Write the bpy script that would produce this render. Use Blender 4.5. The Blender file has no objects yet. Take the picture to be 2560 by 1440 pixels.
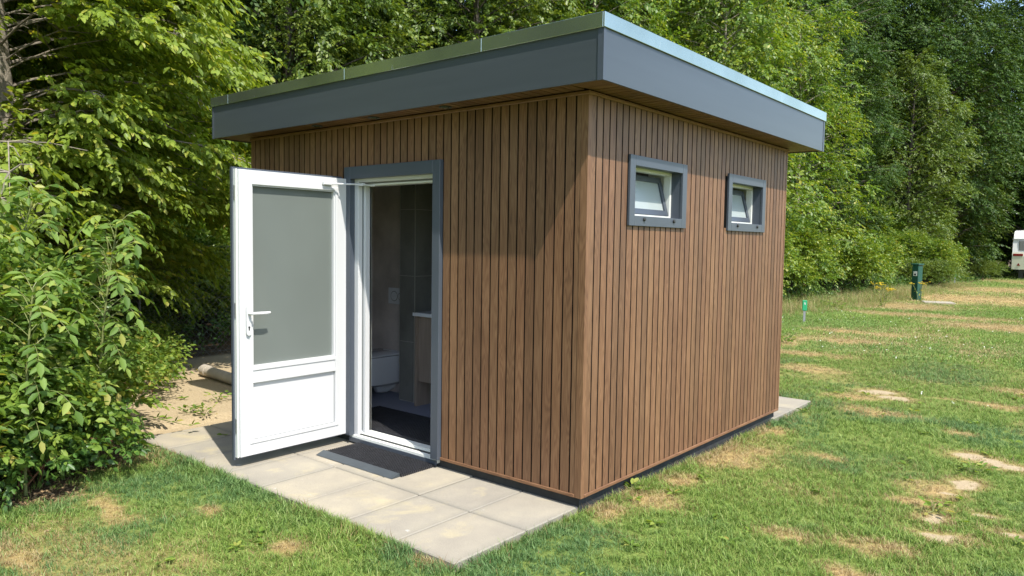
import bpy, bmesh, math, random
import numpy as np
from mathutils import Vector, Matrix

# ------------------------------------------------------------------ camera, sky, sun, exposure
scn = bpy.context.scene
COL = scn.collection
R = math.radians
CAM = np.array([2.3427, -3.4651, 1.5219])
YAW, PITCH, ROLL, FPX = 0.6929, -0.0612, 0.0149, 1851.4
_f = np.array([-math.sin(YAW)*math.cos(PITCH), math.cos(YAW)*math.cos(PITCH), math.sin(PITCH)])
_r0 = np.array([math.cos(YAW), math.sin(YAW), 0.0]); _u0 = np.cross(_r0, _f)
_r = _r0*math.cos(ROLL)+_u0*math.sin(ROLL); _u = -_r0*math.sin(ROLL)+_u0*math.cos(ROLL)
cd = bpy.data.cameras.new('camera'); cam = bpy.data.objects.new('camera', cd); COL.objects.link(cam)
cd.sensor_width = 36; cd.lens = FPX/2560*36; cd.clip_start = 0.05; cd.clip_end = 2000
cam.matrix_world = Matrix(((_r[0], _u[0], -_f[0], CAM[0]), (_r[1], _u[1], -_f[1], CAM[1]), (_r[2], _u[2], -_f[2], CAM[2]), (0, 0, 0, 1)))
scn.camera = cam
SUN = Vector((2.858, -1.0, 4.669)).normalized()          # towards the sun
world = bpy.data.worlds.new('World'); scn.world = world; world.use_nodes = True
wn = world.node_tree; sky = wn.nodes.new('ShaderNodeTexSky'); sky.sky_type = 'NISHITA'
sky.sun_disc = False; sky.sun_elevation = math.asin(SUN.z); sky.sun_rotation = math.atan2(SUN.x, SUN.y)
sky.air_density = 1.0; sky.dust_density = 1.0; sky.ozone_density = 1.0
bg = wn.nodes['Background']; bg.inputs['Strength'].default_value = 0.15
wn.links.new(sky.outputs[0], bg.inputs['Color'])
sl = bpy.data.lights.new('sun', 'SUN'); sl.energy = 3.05; sl.angle = R(0.55); sl.color = (1.0, 0.955, 0.88)
so = bpy.data.objects.new('sun', sl); COL.objects.link(so); so.rotation_euler = SUN.to_track_quat('Z', 'Y').to_euler()
scn.view_settings.view_transform = 'Standard'; scn.view_settings.look = 'None'
scn.view_settings.exposure = 1.2; scn.view_settings.gamma = 1.0; scn.view_settings.use_curve_mapping = False
scn.cycles.max_bounces = 8; scn.cycles.diffuse_bounces = 4; scn.cycles.glossy_bounces = 3; scn.cycles.transmission_bounces = 5
scn.cycles.sample_clamp_indirect = 6

def gpt(px, py, z=0.0):
    """ground point seen at a place of the photograph (used to read off distances on site)"""
    d = _f + (px-1280)/FPX*_r + (720-py)/FPX*_u
    t = (z-CAM[2])/d[2]; p = CAM+t*d
    return float(p[0]), float(p[1])

# ------------------------------------------------------------------ material helpers
def nmat(name):
    m = bpy.data.materials.new(name); m.use_nodes = True
    nt = m.node_tree; b = nt.nodes['Principled BSDF']
    return m, nt, b
def N(nt, typ, **kw):
    n = nt.nodes.new(typ)
    for k, v in kw.items():
        if k.startswith('i_'):
            key = k[2:]; key = int(key) if key.isdigit() else key.replace('_', ' ')
            n.inputs[key].default_value = v
        else: setattr(n, k, v)
    return n
def ramp(nt, fac, stops):
    r = nt.nodes.new('ShaderNodeValToRGB'); e = r.color_ramp.elements
    while len(e) < len(stops): e.new(0.5)
    for el, (p, c) in zip(e, stops): el.position = p; el.color = (*c, 1) if len(c) == 3 else c
    nt.links.new(fac, r.inputs[0]); return r
def math_(nt, op, a, b=None, c=None, clamp=False):
    n = nt.nodes.new('ShaderNodeMath'); n.operation = op; n.use_clamp = clamp
    for i, v in enumerate((a, b, c)):
        if v is None: continue
        if isinstance(v, (int, float)): n.inputs[i].default_value = v
        else: nt.links.new(v, n.inputs[i])
    return n.outputs[0]
def mix(nt, fac, a, b, blend='MIX'):
    n = nt.nodes.new('ShaderNodeMix'); n.data_type = 'RGBA'; n.blend_type = blend
    for s, v in ((0, fac), (6, a), (7, b)):
        if isinstance(v, (int, float)): n.inputs[s].default_value = v
        elif isinstance(v, tuple): n.inputs[s].default_value = (*v, 1)
        else: nt.links.new(v, n.inputs[s])
    return n.outputs[2]
def comb(nt, x, y, z):
    n = nt.nodes.new('ShaderNodeCombineXYZ')
    for i, v in enumerate((x, y, z)):
        if isinstance(v, (int, float)): n.inputs[i].default_value = v
        else: nt.links.new(v, n.inputs[i])
    return n.outputs[0]
def noise(nt, vec, scale, detail=3, rough=0.5, dist=0.0):
    n = N(nt, 'ShaderNodeTexNoise'); n.inputs['Scale'].default_value = scale; n.inputs['Detail'].default_value = detail
    n.inputs['Roughness'].default_value = rough; n.inputs['Distortion'].default_value = dist
    if vec is not None: nt.links.new(vec, n.inputs['Vector'])
    return n.outputs[0]
def bump(nt, b, h, dist, strength=1.0):
    n = N(nt, 'ShaderNodeBump'); n.inputs['Distance'].default_value = dist; n.inputs['Strength'].default_value = strength
    nt.links.new(h, n.inputs['Height']); nt.links.new(n.outputs[0], b.inputs['Normal'])
def plain(name, col, rough=0.5, metal=0.0, var=0.06, scale=3.0, bmp=0.0, coat=0.0, spec=0.5, stretch=None):
    m, nt, b = nmat(name)
    tc = N(nt, 'ShaderNodeTexCoord').outputs['Object']
    if stretch:
        mp = N(nt, 'ShaderNodeMapping'); mp.inputs['Scale'].default_value = stretch; nt.links.new(tc, mp.inputs[0]); tc = mp.outputs[0]
    n = noise(nt, tc, scale, 5, 0.6)
    lo = tuple(c*(1-var) for c in col); hi = tuple(min(1, c*(1+var)) for c in col)
    r = ramp(nt, n, [(0.3, lo), (0.7, hi)]); nt.links.new(r.outputs[0], b.inputs['Base Color'])
    b.inputs['Roughness'].default_value = rough; b.inputs['Metallic'].default_value = metal
    b.inputs['Coat Weight'].default_value = coat; b.inputs['Specular IOR Level'].default_value = spec
    if bmp: bump(nt, b, noise(nt, tc, scale*12, 3), bmp)
    return m

def wood_mat(name, along=2, tint=1.0):
    """composite slats with printed oak grain running along one axis"""
    m, nt, b = nmat(name)
    g = N(nt, 'ShaderNodeNewGeometry'); tc = N(nt, 'ShaderNodeTexCoord')
    s = N(nt, 'ShaderNodeSeparateXYZ'); nt.links.new(tc.outputs['Object'], s.inputs[0])
    rnd = g.outputs['Random Per Island']
    ax = [s.outputs[0], s.outputs[1], s.outputs[2]]
    L = ax[along]; oth = [a for i, a in enumerate(ax) if i != along]
    h = math_(nt, 'ADD', oth[0], oth[1])
    h2 = math_(nt, 'ADD', h, math_(nt, 'MULTIPLY', rnd, 91.7))
    l2 = math_(nt, 'ADD', L, math_(nt, 'MULTIPLY', rnd, 53.1))
    n1 = noise(nt, comb(nt, math_(nt, 'MULTIPLY', h2, 14.0), math_(nt, 'MULTIPLY', l2, 1.1), 0.0), 1.0, 2, 0.45)
    rings = math_(nt, 'SINE', math_(nt, 'MULTIPLY', n1, 120.0))
    rings = math_(nt, 'MULTIPLY_ADD', rings, 0.5, 0.5)
    fine = noise(nt, comb(nt, math_(nt, 'MULTIPLY', h2, 420.0), math_(nt, 'MULTIPLY', l2, 9.0), 0.0), 1.0, 3, 0.6)
    blot = noise(nt, comb(nt, math_(nt, 'MULTIPLY', h2, 7.0), math_(nt, 'MULTIPLY', l2, 1.6), 3.0), 1.0, 3, 0.6)
    k = math_(nt, 'ADD', math_(nt, 'MULTIPLY', rings, 0.14), math_(nt, 'MULTIPLY', fine, 0.42))
    k = math_(nt, 'ADD', k, math_(nt, 'MULTIPLY', blot, 0.44))
    base = ramp(nt, k, [(0.28, (0.135*tint, 0.064*tint, 0.034*tint)), (0.5, (0.262*tint, 0.140*tint, 0.073*tint)), (0.74, (0.385*tint, 0.222*tint, 0.122*tint))])
    tone = ramp(nt, rnd, [(0, (0.76, 0.72, 0.70)), (0.3, (1.0, 0.98, 0.93)), (0.6, (0.92, 0.84, 0.82)), (0.8, (1.06, 1.0, 0.94)), (1.0, (1.16, 1.14, 1.06))])
    c = mix(nt, 1.0, base.outputs[0], tone.outputs[0], 'MULTIPLY')
    nt.links.new(c, b.inputs['Base Color']); b.inputs['Roughness'].default_value = 0.52
    b.inputs['Specular IOR Level'].default_value = 0.42
    bump(nt, b, fine, 0.0006, 0.6)
    return m

M = {}
M['wood_v'] = wood_mat('oak_slats_upright', 2, 0.70)
M['wood_x'] = wood_mat('oak_slats_along', 0, 0.72); M['wood_y'] = wood_mat('oak_slats_across', 1, 0.72)
M['backing'] = plain('black_backing', (0.006, 0.0055, 0.005), 0.9, spec=0.05)
M['anth'] = plain('anthracite_panel', (0.058, 0.068, 0.077), 0.33, var=0.10, scale=1.2, stretch=(0.4, 0.4, 7), coat=0.0, spec=0.6)
M['anth_frame'] = plain('anthracite_frame', (0.064, 0.076, 0.094), 0.38, var=0.05)
M['white'] = plain('white_upvc', (0.59, 0.59, 0.585), 0.3, var=0.015, scale=2)
M['white_soft'] = plain('off_white_trim', (0.66, 0.67, 0.62), 0.45, var=0.03)
M['gasket'] = plain('grey_gasket', (0.16, 0.17, 0.17), 0.6)
M['hinge'] = plain('zinc_fitting', (0.5, 0.5, 0.47), 0.35, 0.8)
M['plinth'] = plain('dark_plinth', (0.03, 0.032, 0.032), 0.8, var=0.3, scale=14)
M['plaster'] = plain('brown_panel_wall', (0.58, 0.51, 0.47), 0.6, var=0.25, scale=2.5)
M['tile'] = plain('dark_tile', (0.20, 0.195, 0.175), 0.25, var=0.2, scale=3)
M['tile_trim'] = plain('tile_edge_trim', (0.42, 0.41, 0.36), 0.35, 0.4)
M['vinyl'] = plain('grey_blue_floor', (0.22, 0.24, 0.31), 0.5, var=0.1)
M['ceramic'] = plain('white_ceramic', (0.74, 0.75, 0.78), 0.12, var=0.01, coat=0.4)
M['cabinet'] = plain('light_oak_cabinet', (0.30, 0.235, 0.185), 0.5, var=0.15, scale=6, stretch=(6, 6, 0.5))
M['rubber'] = plain('black_rubber', (0.028, 0.028, 0.031), 0.6, var=0.3, scale=25)
M['ramp_alu'] = plain('grey_ramp_strip', (0.055, 0.066, 0.073), 0.5, 0.1, var=0.12, scale=9)
M['black'] = plain('black_plastic', (0.02, 0.02, 0.02), 0.4)
M['steel'] = plain('galvanised_wire', (0.12, 0.125, 0.12), 0.55, 0.3)
M['pipe'] = plain('beige_pipe', (0.42, 0.37, 0.30), 0.5, var=0.15, scale=6)
M['green_box'] = plain('dark_green_paint', (0.008, 0.065, 0.045), 0.45, var=0.15, scale=5)
M['green_peg'] = plain('bright_green_plastic', (0.02, 0.33, 0.13), 0.5, var=0.08)
M['grey_peg'] = plain('grey_stake', (0.26, 0.27, 0.26), 0.6)
M['lamp_glass'] = plain('lamp_glass', (0.12, 0.12, 0.11), 0.15)
M['caravan_white'] = plain('caravan_white', (0.72, 0.72, 0.69), 0.35, var=0.02)
M['caravan_beige'] = plain('caravan_beige', (0.58, 0.57, 0.44), 0.4, var=0.03)
M['red'] = plain('red_lens', (0.16, 0.012, 0.012), 0.25)
M['tyre'] = plain('tyre_rubber', (0.02, 0.02, 0.02), 0.8)
M['yellow'] = plain('yellow_petals', (0.62, 0.45, 0.02), 0.7, var=0.15)

def metal_trim():
    m, nt, b = nmat('mill_aluminium_trim')
    tc = N(nt, 'ShaderNodeTexCoord').outputs['Object']
    n = noise(nt, tc, 2.2, 5, 0.6); st = noise(nt, tc, 9.0, 6, 0.7, 1.2)
    c = ramp(nt, n, [(0.3, (0.40, 0.45, 0.38)), (0.7, (0.54, 0.59, 0.51))])
    stain = ramp(nt, st, [(0.66, (0, 0, 0)), (0.76, (1, 1, 1))])
    col = mix(nt, math_(nt, 'MULTIPLY', stain.outputs[0], 0.4), c.outputs[0], (0.75, 0.78, 0.76))
    nt.links.new(col, b.inputs['Base Color']); b.inputs['Metallic'].default_value = 0.9
    r = math_(nt, 'MULTIPLY_ADD', stain.outputs[0], 0.3, 0.2)
    nt.links.new(r, b.inputs['Roughness']); return m
M['metal'] = metal_trim()

def satin_glass(name, col, rough=0.12, tr=0.0):
    m, nt, b = nmat(name)
    tc = N(nt, 'ShaderNodeTexCoord').outputs['Object']
    n = noise(nt, tc, 1.3, 2)
    c = ramp(nt, n, [(0.3, tuple(x*0.92 for x in col)), (0.7, tuple(x*1.08 for x in col))])
    nt.links.new(c.outputs[0], b.inputs['Base Color']); b.inputs['Roughness'].default_value = rough
    b.inputs['Specular IOR Level'].default_value = 0.5; b.inputs['Transmission Weight'].default_value = tr
    b.inputs['Coat Weight'].default_value = 0.6; b.inputs['Coat Roughness'].default_value = 0.03
    return m
M['door_glass'] = satin_glass('satin_door_glass', (0.14, 0.158, 0.142), 0.5)
def frosted():
    m, nt, b = nmat('frosted_window_glass')
    n = noise(nt, N(nt, 'ShaderNodeTexCoord').outputs['Object'], 1.3, 2); c = ramp(nt, n, [(0.3, (.62, .68, .66)), (0.7, (.68, .74, .72))]).outputs[0]
    nt.links.new(c, b.inputs['Base Color']); b.inputs['Roughness'].default_value = .3; b.inputs['Coat Weight'].default_value = .5
    tr = N(nt, 'ShaderNodeBsdfTranslucent'); nt.links.new(c, tr.inputs[0]); ms = N(nt, 'ShaderNodeMixShader'); ms.inputs[0].default_value = .5
    nt.links.new(b.outputs[0], ms.inputs[1]); nt.links.new(tr.outputs[0], ms.inputs[2]); nt.links.new(ms.outputs[0], nt.nodes['Material Output'].inputs[0]); return m
M['win_glass'] = frosted() if True else satin_glass('frosted_window_glass', (0.50, 0.56, 0.54), 0.5)
M['cv_glass'] = satin_glass('caravan_glass', (0.16, 0.16, 0.16), 0.2)

def paving_mat():
    m, nt, b = nmat('concrete_slabs')
    tc = N(nt, 'ShaderNodeTexCoord').outputs['Object']; rnd = N(nt, 'ShaderNodeNewGeometry').outputs['Random Per Island']
    n = noise(nt, tc, 2.6, 5, 0.6); f = noise(nt, tc, 160, 2, 0.5); w = noise(nt, tc, 6.5, 5, 0.65)
    c = ramp(nt, n, [(0.3, (0.29, 0.258, 0.208)), (0.5, (0.335, 0.298, 0.235)), (0.7, (0.40, 0.35, 0.26))])
    t = ramp(nt, rnd, [(0, (0.90, 0.92, 0.94)), (0.5, (1, 1, 0.97)), (1, (1.08, 1.06, 1.04))])
    col = mix(nt, 1.0, c.outputs[0], t.outputs[0], 'MULTIPLY')
    wm = ramp(nt, w, [(0.66, (0, 0, 0)), (0.72, (1, 1, 1))])
    col = mix(nt, math_(nt, 'MULTIPLY', wm.outputs[0], 0.45), col, (0.66, 0.64, 0.60))
    ye = ramp(nt, noise(nt, tc, 3.7, 4, 0.6, 0.6), [(0.56, (0, 0, 0)), (0.72, (1, 1, 1))])
    col = mix(nt, math_(nt, 'MULTIPLY', ye.outputs[0], 0.5), col, (0.50, 0.42, 0.24))
    sp = ramp(nt, f, [(0.3, (0.86, 0.86, 0.86)), (0.7, (1.08, 1.08, 1.08))])
    col = mix(nt, 0.8, col, sp.outputs[0], 'MULTIPLY')
    at = N(nt, 'ShaderNodeAttribute', attribute_name='edge')
    col = mix(nt, math_(nt, 'MULTIPLY', at.outputs['Fac'], 0.5), col, (0.20, 0.187, 0.155))
    nt.links.new(col, b.inputs['Base Color']); b.inputs['Roughness'].default_value = 0.85
    bump(nt, b, f, 0.0012); return m
M['paving'] = paving_mat()

def ground_mat():
    m, nt, b = nmat('lawn_soil')
    tc = N(nt, 'ShaderNodeTexCoord').outputs['Object']
    A = lambda s: N(nt, 'ShaderNodeAttribute', attribute_name=s).outputs['Fac']
    f = noise(nt, tc, 55, 5, 0.7); g = noise(nt, tc, 9, 4, 0.6)
    green = ramp(nt, f, [(0.25, (0.06, 0.08, 0.02)), (0.5, (0.14, 0.19, 0.042)), (0.75, (0.25, 0.30, 0.08))])
    dry = ramp(nt, f, [(0.25, (0.19, 0.125, 0.05)), (0.5, (0.36, 0.25, 0.105)), (0.75, (0.50, 0.37, 0.17))])
    sand = ramp(nt, f, [(0.2, (0.27, 0.20, 0.12)), (0.5, (0.40, 0.315, 0.195)), (0.8, (0.50, 0.405, 0.27))])
    soil = ramp(nt, f, [(0.2, (0.035, 0.024, 0.014)), (0.5, (0.10, 0.07, 0.042)), (0.8, (0.19, 0.135, 0.075))])
    jit = math_(nt, 'MULTIPLY_ADD', g, 0.5, -0.25)
    d = math_(nt, 'ADD', A('dry'), jit, clamp=True)
    col = mix(nt, d, green.outputs[0], dry.outputs[0])
    s = math_(nt, 'ADD', A('sand'), math_(nt, 'MULTIPLY', jit, 0.8), clamp=True)
    s = ramp(nt, s, [(0.32, (0, 0, 0)), (0.72, (1, 1, 1))]).outputs[0]
    col = mix(nt, s, col, sand.outputs[0])
    so_ = ramp(nt, A('soil'), [(0.3, (0, 0, 0)), (0.7, (1, 1, 1))]).outputs[0]
    col = mix(nt, so_, col, soil.outputs[0])
    nt.links.new(col, b.inputs['Base Color']); b.inputs['Roughness'].default_value = 0.95
    b.inputs['Specular IOR Level'].default_value = 0.1
    bump(nt, b, f, 0.012, 0.8); return m
M['ground'] = ground_mat()

def blade_mat():
    m, nt, b = nmat('grass_blades')
    AI = lambda s: N(nt, 'ShaderNodeAttribute', attribute_name=s, attribute_type='INSTANCER').outputs['Fac']
    rnd = N(nt, 'ShaderNodeNewGeometry').outputs['Random Per Island']
    gr = ramp(nt, rnd, [(0, (0.10, 0.175, 0.028)), (0.45, (0.17, 0.27, 0.043)), (0.8, (0.25, 0.355, 0.07)), (1, (0.40, 0.43, 0.14))])
    g2 = ramp(nt, rnd, [(0, (0.065, 0.14, 0.038)), (0.5, (0.11, 0.21, 0.06)), (1, (0.20, 0.31, 0.11))])
    dr = ramp(nt, rnd, [(0, (0.24, 0.17, 0.07)), (0.5, (0.44, 0.33, 0.15)), (1, (0.56, 0.46, 0.25))])
    base = mix(nt, AI('tone'), gr.outputs[0], g2.outputs[0])
    sel = math_(nt, 'GREATER_THAN', AI('dry'), math_(nt, 'FRACT', math_(nt, 'MULTIPLY', rnd, 7.31)))
    c = mix(nt, sel, base, dr.outputs[0])
    nt.links.new(c, b.inputs['Base Color']); b.inputs['Roughness'].default_value = 0.55
    b.inputs['Specular IOR Level'].default_value = 0.35
    tr = N(nt, 'ShaderNodeBsdfTranslucent'); nt.links.new(c, tr.inputs[0])
    ms = N(nt, 'ShaderNodeMixShader'); ms.inputs[0].default_value = 0.3
    out = nt.nodes['Material Output']
    nt.links.new(b.outputs[0], ms.inputs[1]); nt.links.new(tr.outputs[0], ms.inputs[2]); nt.links.new(ms.outputs[0], out.inputs[0])
    return m
M['blade'] = blade_mat()

def leaf_mat(name, stops, trans=0.35, rough=0.42, hue_scale=0.6, alt=None, spec=0.45):
    m, nt, b = nmat(name)
    g = N(nt, 'ShaderNodeNewGeometry'); tc = N(nt, 'ShaderNodeTexCoord')
    c = ramp(nt, g.outputs['Random Per Island'], stops).outputs[0]
    if alt:
        n = noise(nt, tc.outputs['Object'], hue_scale, 3, 0.6)
        c = mix(nt, ramp(nt, n, [(0.42, (0, 0, 0)), (0.62, (1, 1, 1))]).outputs[0], c, mix(nt, 1.0, c, alt, 'MULTIPLY'))
    nt.links.new(c, b.inputs['Base Color']); b.inputs['Roughness'].default_value = rough
    b.inputs['Specular IOR Level'].default_value = spec
    tr = N(nt, 'ShaderNodeBsdfTranslucent'); nt.links.new(mix(nt, 1.0, c, (1.25, 1.15, 0.45), 'MULTIPLY'), tr.inputs[0])
    ms = N(nt, 'ShaderNodeMixShader'); ms.inputs[0].default_value = trans
    nt.links.new(b.outputs[0], ms.inputs[1]); nt.links.new(tr.outputs[0], ms.inputs[2])
    nt.links.new(ms.outputs[0], nt.nodes['Material Output'].inputs[0])
    return m
M['leaf_beam'] = leaf_mat('hornbeam_leaves', [(0, (0.14, 0.21, 0.026)), (0.5, (0.24, 0.335, 0.042)), (0.88, (0.32, 0.40, 0.06)), (1, (0.45, 0.43, 0.08))], 0.5, 0.45)
M['leaf_ash'] = leaf_mat('ash_leaves', [(0, (0.09, 0.17, 0.03)), (0.5, (0.155, 0.265, 0.052)), (0.82, (0.25, 0.37, 0.08)), (0.93, (0.38, 0.45, 0.10)), (1, (0.42, 0.36, 0.10))], 0.5, 0.55, spec=.3)
M['leaf_bramble'] = leaf_mat('bramble_leaves', [(0, (0.08, 0.15, 0.024)), (0.5, (0.165, 0.27, 0.04)), (0.9, (0.29, 0.38, 0.065)), (1, (0.40, 0.34, 0.09))], 0.46, 0.52, spec=.3)
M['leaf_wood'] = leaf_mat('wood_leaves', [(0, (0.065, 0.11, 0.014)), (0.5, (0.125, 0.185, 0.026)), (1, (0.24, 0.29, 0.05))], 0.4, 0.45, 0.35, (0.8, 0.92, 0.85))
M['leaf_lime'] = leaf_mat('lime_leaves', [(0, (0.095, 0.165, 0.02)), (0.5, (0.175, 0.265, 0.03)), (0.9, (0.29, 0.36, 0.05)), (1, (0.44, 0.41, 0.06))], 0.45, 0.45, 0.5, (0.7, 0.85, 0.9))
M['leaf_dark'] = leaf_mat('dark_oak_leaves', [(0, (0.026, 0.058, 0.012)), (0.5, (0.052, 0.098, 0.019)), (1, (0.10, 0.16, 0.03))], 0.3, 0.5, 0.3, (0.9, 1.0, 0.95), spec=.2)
M['leaf_ivy'] = leaf_mat('ivy_leaves', [(0, (0.04, 0.095, 0.02)), (0.6, (0.085, 0.17, 0.032)), (1, (0.17, 0.26, 0.045))], 0.3, 0.4, spec=.35)
M['bark'] = plain('grey_bark', (0.24, 0.205, 0.155), 0.85, var=0.35, scale=5, bmp=0.01, stretch=(1.5, 1.5, 0.6))
M['bark_dark'] = plain('dark_bark', (0.07, 0.058, 0.042), 0.9, var=0.4, scale=6, bmp=0.015, stretch=(1.5, 1.5, 0.5))
M['stem'] = plain('green_stem', (0.17, 0.19, 0.06), 0.6, var=0.25, scale=9)
M['cane'] = plain('red_brown_cane', (0.17, 0.08, 0.04), 0.6, var=0.3, scale=9)

# ------------------------------------------------------------------ object helpers
def tag(o, label=None, cat=None, group=None, kind=None):
    if label: o['label'] = label
    if cat: o['category'] = cat
    if group: o['group'] = group
    if kind: o['kind'] = kind
    return o
def empty(name, loc=(0, 0, 0), rz=0.0):
    o = bpy.data.objects.new(name, None); COL.objects.link(o); o.empty_display_size = 0.2
    o.location = loc; o.rotation_euler = (0, 0, rz); return o
def wmat(o):
    m = o.matrix_basis.copy()
    return wmat(o.parent) @ o.matrix_parent_inverse @ m if o.parent else m
def link(name, me, mat, parent=None, world=True):
    o = bpy.data.objects.new(name, me); COL.objects.link(o)
    if mat is not None and not me.materials: me.materials.append(mat)
    if parent is not None:
        o.parent = parent
        if world: o.matrix_parent_inverse = wmat(parent).inverted()
    return o
class MB:
    def __init__(s): s.bm = bmesh.new()
    def box(s, x0, x1, y0, y1, z0, z1, m=None, bev=0.0):
        v = [s.bm.verts.new(p) for p in ((x0, y0, z0), (x1, y0, z0), (x1, y1, z0), (x0, y1, z0), (x0, y0, z1), (x1, y0, z1), (x1, y1, z1), (x0, y1, z1))]
        fs = [s.bm.faces.new([v[i] for i in q]) for q in ((0, 3, 2, 1), (4, 5, 6, 7), (0, 1, 5, 4), (1, 2, 6, 5), (2, 3, 7, 6), (3, 0, 4, 7))]
        if m is not None: bmesh.ops.transform(s.bm, matrix=m, verts=v)
        if bev:
            es = list({e for f in fs for e in f.edges})
            bmesh.ops.bevel(s.bm, geom=es, offset=bev, segments=1, affect='EDGES', clamp_overlap=True)
        return s
    def prism(s, pts, axis, a0, a1):
        """outline pts (2-D) extruded along axis; the order of the two other axes is cyclic"""
        def P(p, a):
            q = [0, 0, 0]; q[axis] = a; q[(axis+1) % 3] = p[0]; q[(axis+2) % 3] = p[1]; return q
        A = [s.bm.verts.new(P(p, a0)) for p in pts]; B = [s.bm.verts.new(P(p, a1)) for p in pts]
        n = len(pts)
        s.bm.faces.new(A[::-1]); s.bm.faces.new(B)
        for i in range(n): s.bm.faces.new([A[i], A[(i+1) % n], B[(i+1) % n], B[i]])
        return s
    def tube(s, pts, rad, seg=8, cap=True):
        pts = [Vector(p) for p in pts]; n = len(pts)
        rad = [rad]*n if isinstance(rad, (int, float)) else rad
        rings = []; prev = None
        for i, p in enumerate(pts):
            d = (pts[min(i+1, n-1)]-pts[max(i-1, 0)]).normalized()
            a = Vector((0, 0, 1)) if abs(d.z) < 0.9 else Vector((1, 0, 0))
            if prev is not None: a = prev
            u = (a-d*a.dot(d)).normalized(); w = d.cross(u); prev = u
            rings.append([s.bm.verts.new(p+(u*math.cos(t)+w*math.sin(t))*rad[i]) for t in (2*math.pi*k/seg for k in range(seg))])
        for a, b in zip(rings, rings[1:]):
            for k in range(seg): s.bm.faces.new([a[k], a[(k+1) % seg], b[(k+1) % seg], b[k]])
        if cap: s.bm.faces.new(rings[0][::-1]); s.bm.faces.new(rings[-1])
        return s
    def lathe(s, prof, c=(0, 0, 0), seg=20, m=None):
        rings = []; vs = []
        for r, z in prof:
            rg = [s.bm.verts.new((c[0]+r*math.cos(2*math.pi*k/seg), c[1]+r*math.sin(2*math.pi*k/seg), c[2]+z)) for k in range(seg)]
            rings.append(rg); vs += rg
        for a, b in zip(rings, rings[1:]):
            for k in range(seg): s.bm.faces.new([a[k], a[(k+1) % seg], b[(k+1) % seg], b[k]])
        s.bm.faces.new(rings[0][::-1]); s.bm.faces.new(rings[-1])
        if m is not None: bmesh.ops.transform(s.bm, matrix=m, verts=vs)
        return s
    def build(s, name, mat, parent=None, world=True, smooth=None):
        bmesh.ops.recalc_face_normals(s.bm, faces=s.bm.faces)
        me = bpy.data.meshes.new(name); s.bm.to_mesh(me); s.bm.free()
        if smooth:
            for p in me.polygons: p.use_smooth = True
            me.set_sharp_from_angle(angle=R(smooth))
        return link(name, me, mat, parent, world)
def copy_tree(o, parent=None):
    c = o.copy(); COL.objects.link(c); c.parent = parent
    if parent is not None: c.matrix_parent_inverse = o.matrix_parent_inverse.copy()
    for ch in [x for x in bpy.data.objects if x.parent == o]: copy_tree(ch, c)
    return c
def np_mesh(name, V, faces_per, loops, mat_i=None):
    """V (n,3); faces_per: verts per face (all alike); loops (m*faces_per,)"""
    me = bpy.data.meshes.new(name); me.vertices.add(len(V)); me.vertices.foreach_set('co', np.ascontiguousarray(V, dtype=np.float32).ravel())
    nf = len(loops)//faces_per
    me.loops.add(len(loops)); me.loops.foreach_set('vertex_index', np.ascontiguousarray(loops, dtype=np.int32))
    me.polygons.add(nf); me.polygons.foreach_set('loop_start', np.arange(0, nf*faces_per, faces_per, dtype=np.int32))
    me.update(calc_edges=True); return me

# value noise shared by the ground sheet and the grass
_rs = np.random.RandomState(7); _G = _rs.rand(256, 256)
def vnoise(x, y, s, o=0):
    x = np.asarray(x)/s+17.3*(o+1)+1000; y = np.asarray(y)/s+9.7*(o+1)+1000
    xi = np.floor(x).astype(int); yi = np.floor(y).astype(int); fx = x-xi; fy = y-yi
    fx = fx*fx*(3-2*fx); fy = fy*fy*(3-2*fy)
    g = lambda a, b: _G[a % 256, b % 256]
    return (g(xi, yi)*(1-fx)+g(xi+1, yi)*fx)*(1-fy)+(g(xi, yi+1)*(1-fx)+g(xi+1, yi+1)*fx)*fy
def fbm(x, y, s, o=0):
    return (vnoise(x, y, s, o)*0.5+vnoise(x, y, s/2.1, o+1)*0.27+vnoise(x, y, s/4.3, o+2)*0.15+vnoise(x, y, s/9, o+3)*0.08)
def sstep(a, b, x): t = np.clip((x-a)/(b-a), 0, 1); return t*t*(3-2*t)

W_, D_ = 3.4365, 3.1134
PX0, PX1, PY0 = -3.62, -0.035, -1.0      # front paving rectangle
def edge_x(y):
    """where the wood edge begins (x) for a given y"""
    y = np.asarray(y, float)
    return np.interp(y, [-14, -6, -3, -2.2, -1.5, -0.9, -0.4, 0.3, 3, 8, 14, 21, 24, 30, 45, 60], [-3.2, -2.6, -2.0, -2.28, -2.7, -3.25, -4.4, -5.6, -6.0, -5.2, -3.9, -3.4, -3.6, -3.3, -3.0, -2.6])
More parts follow.
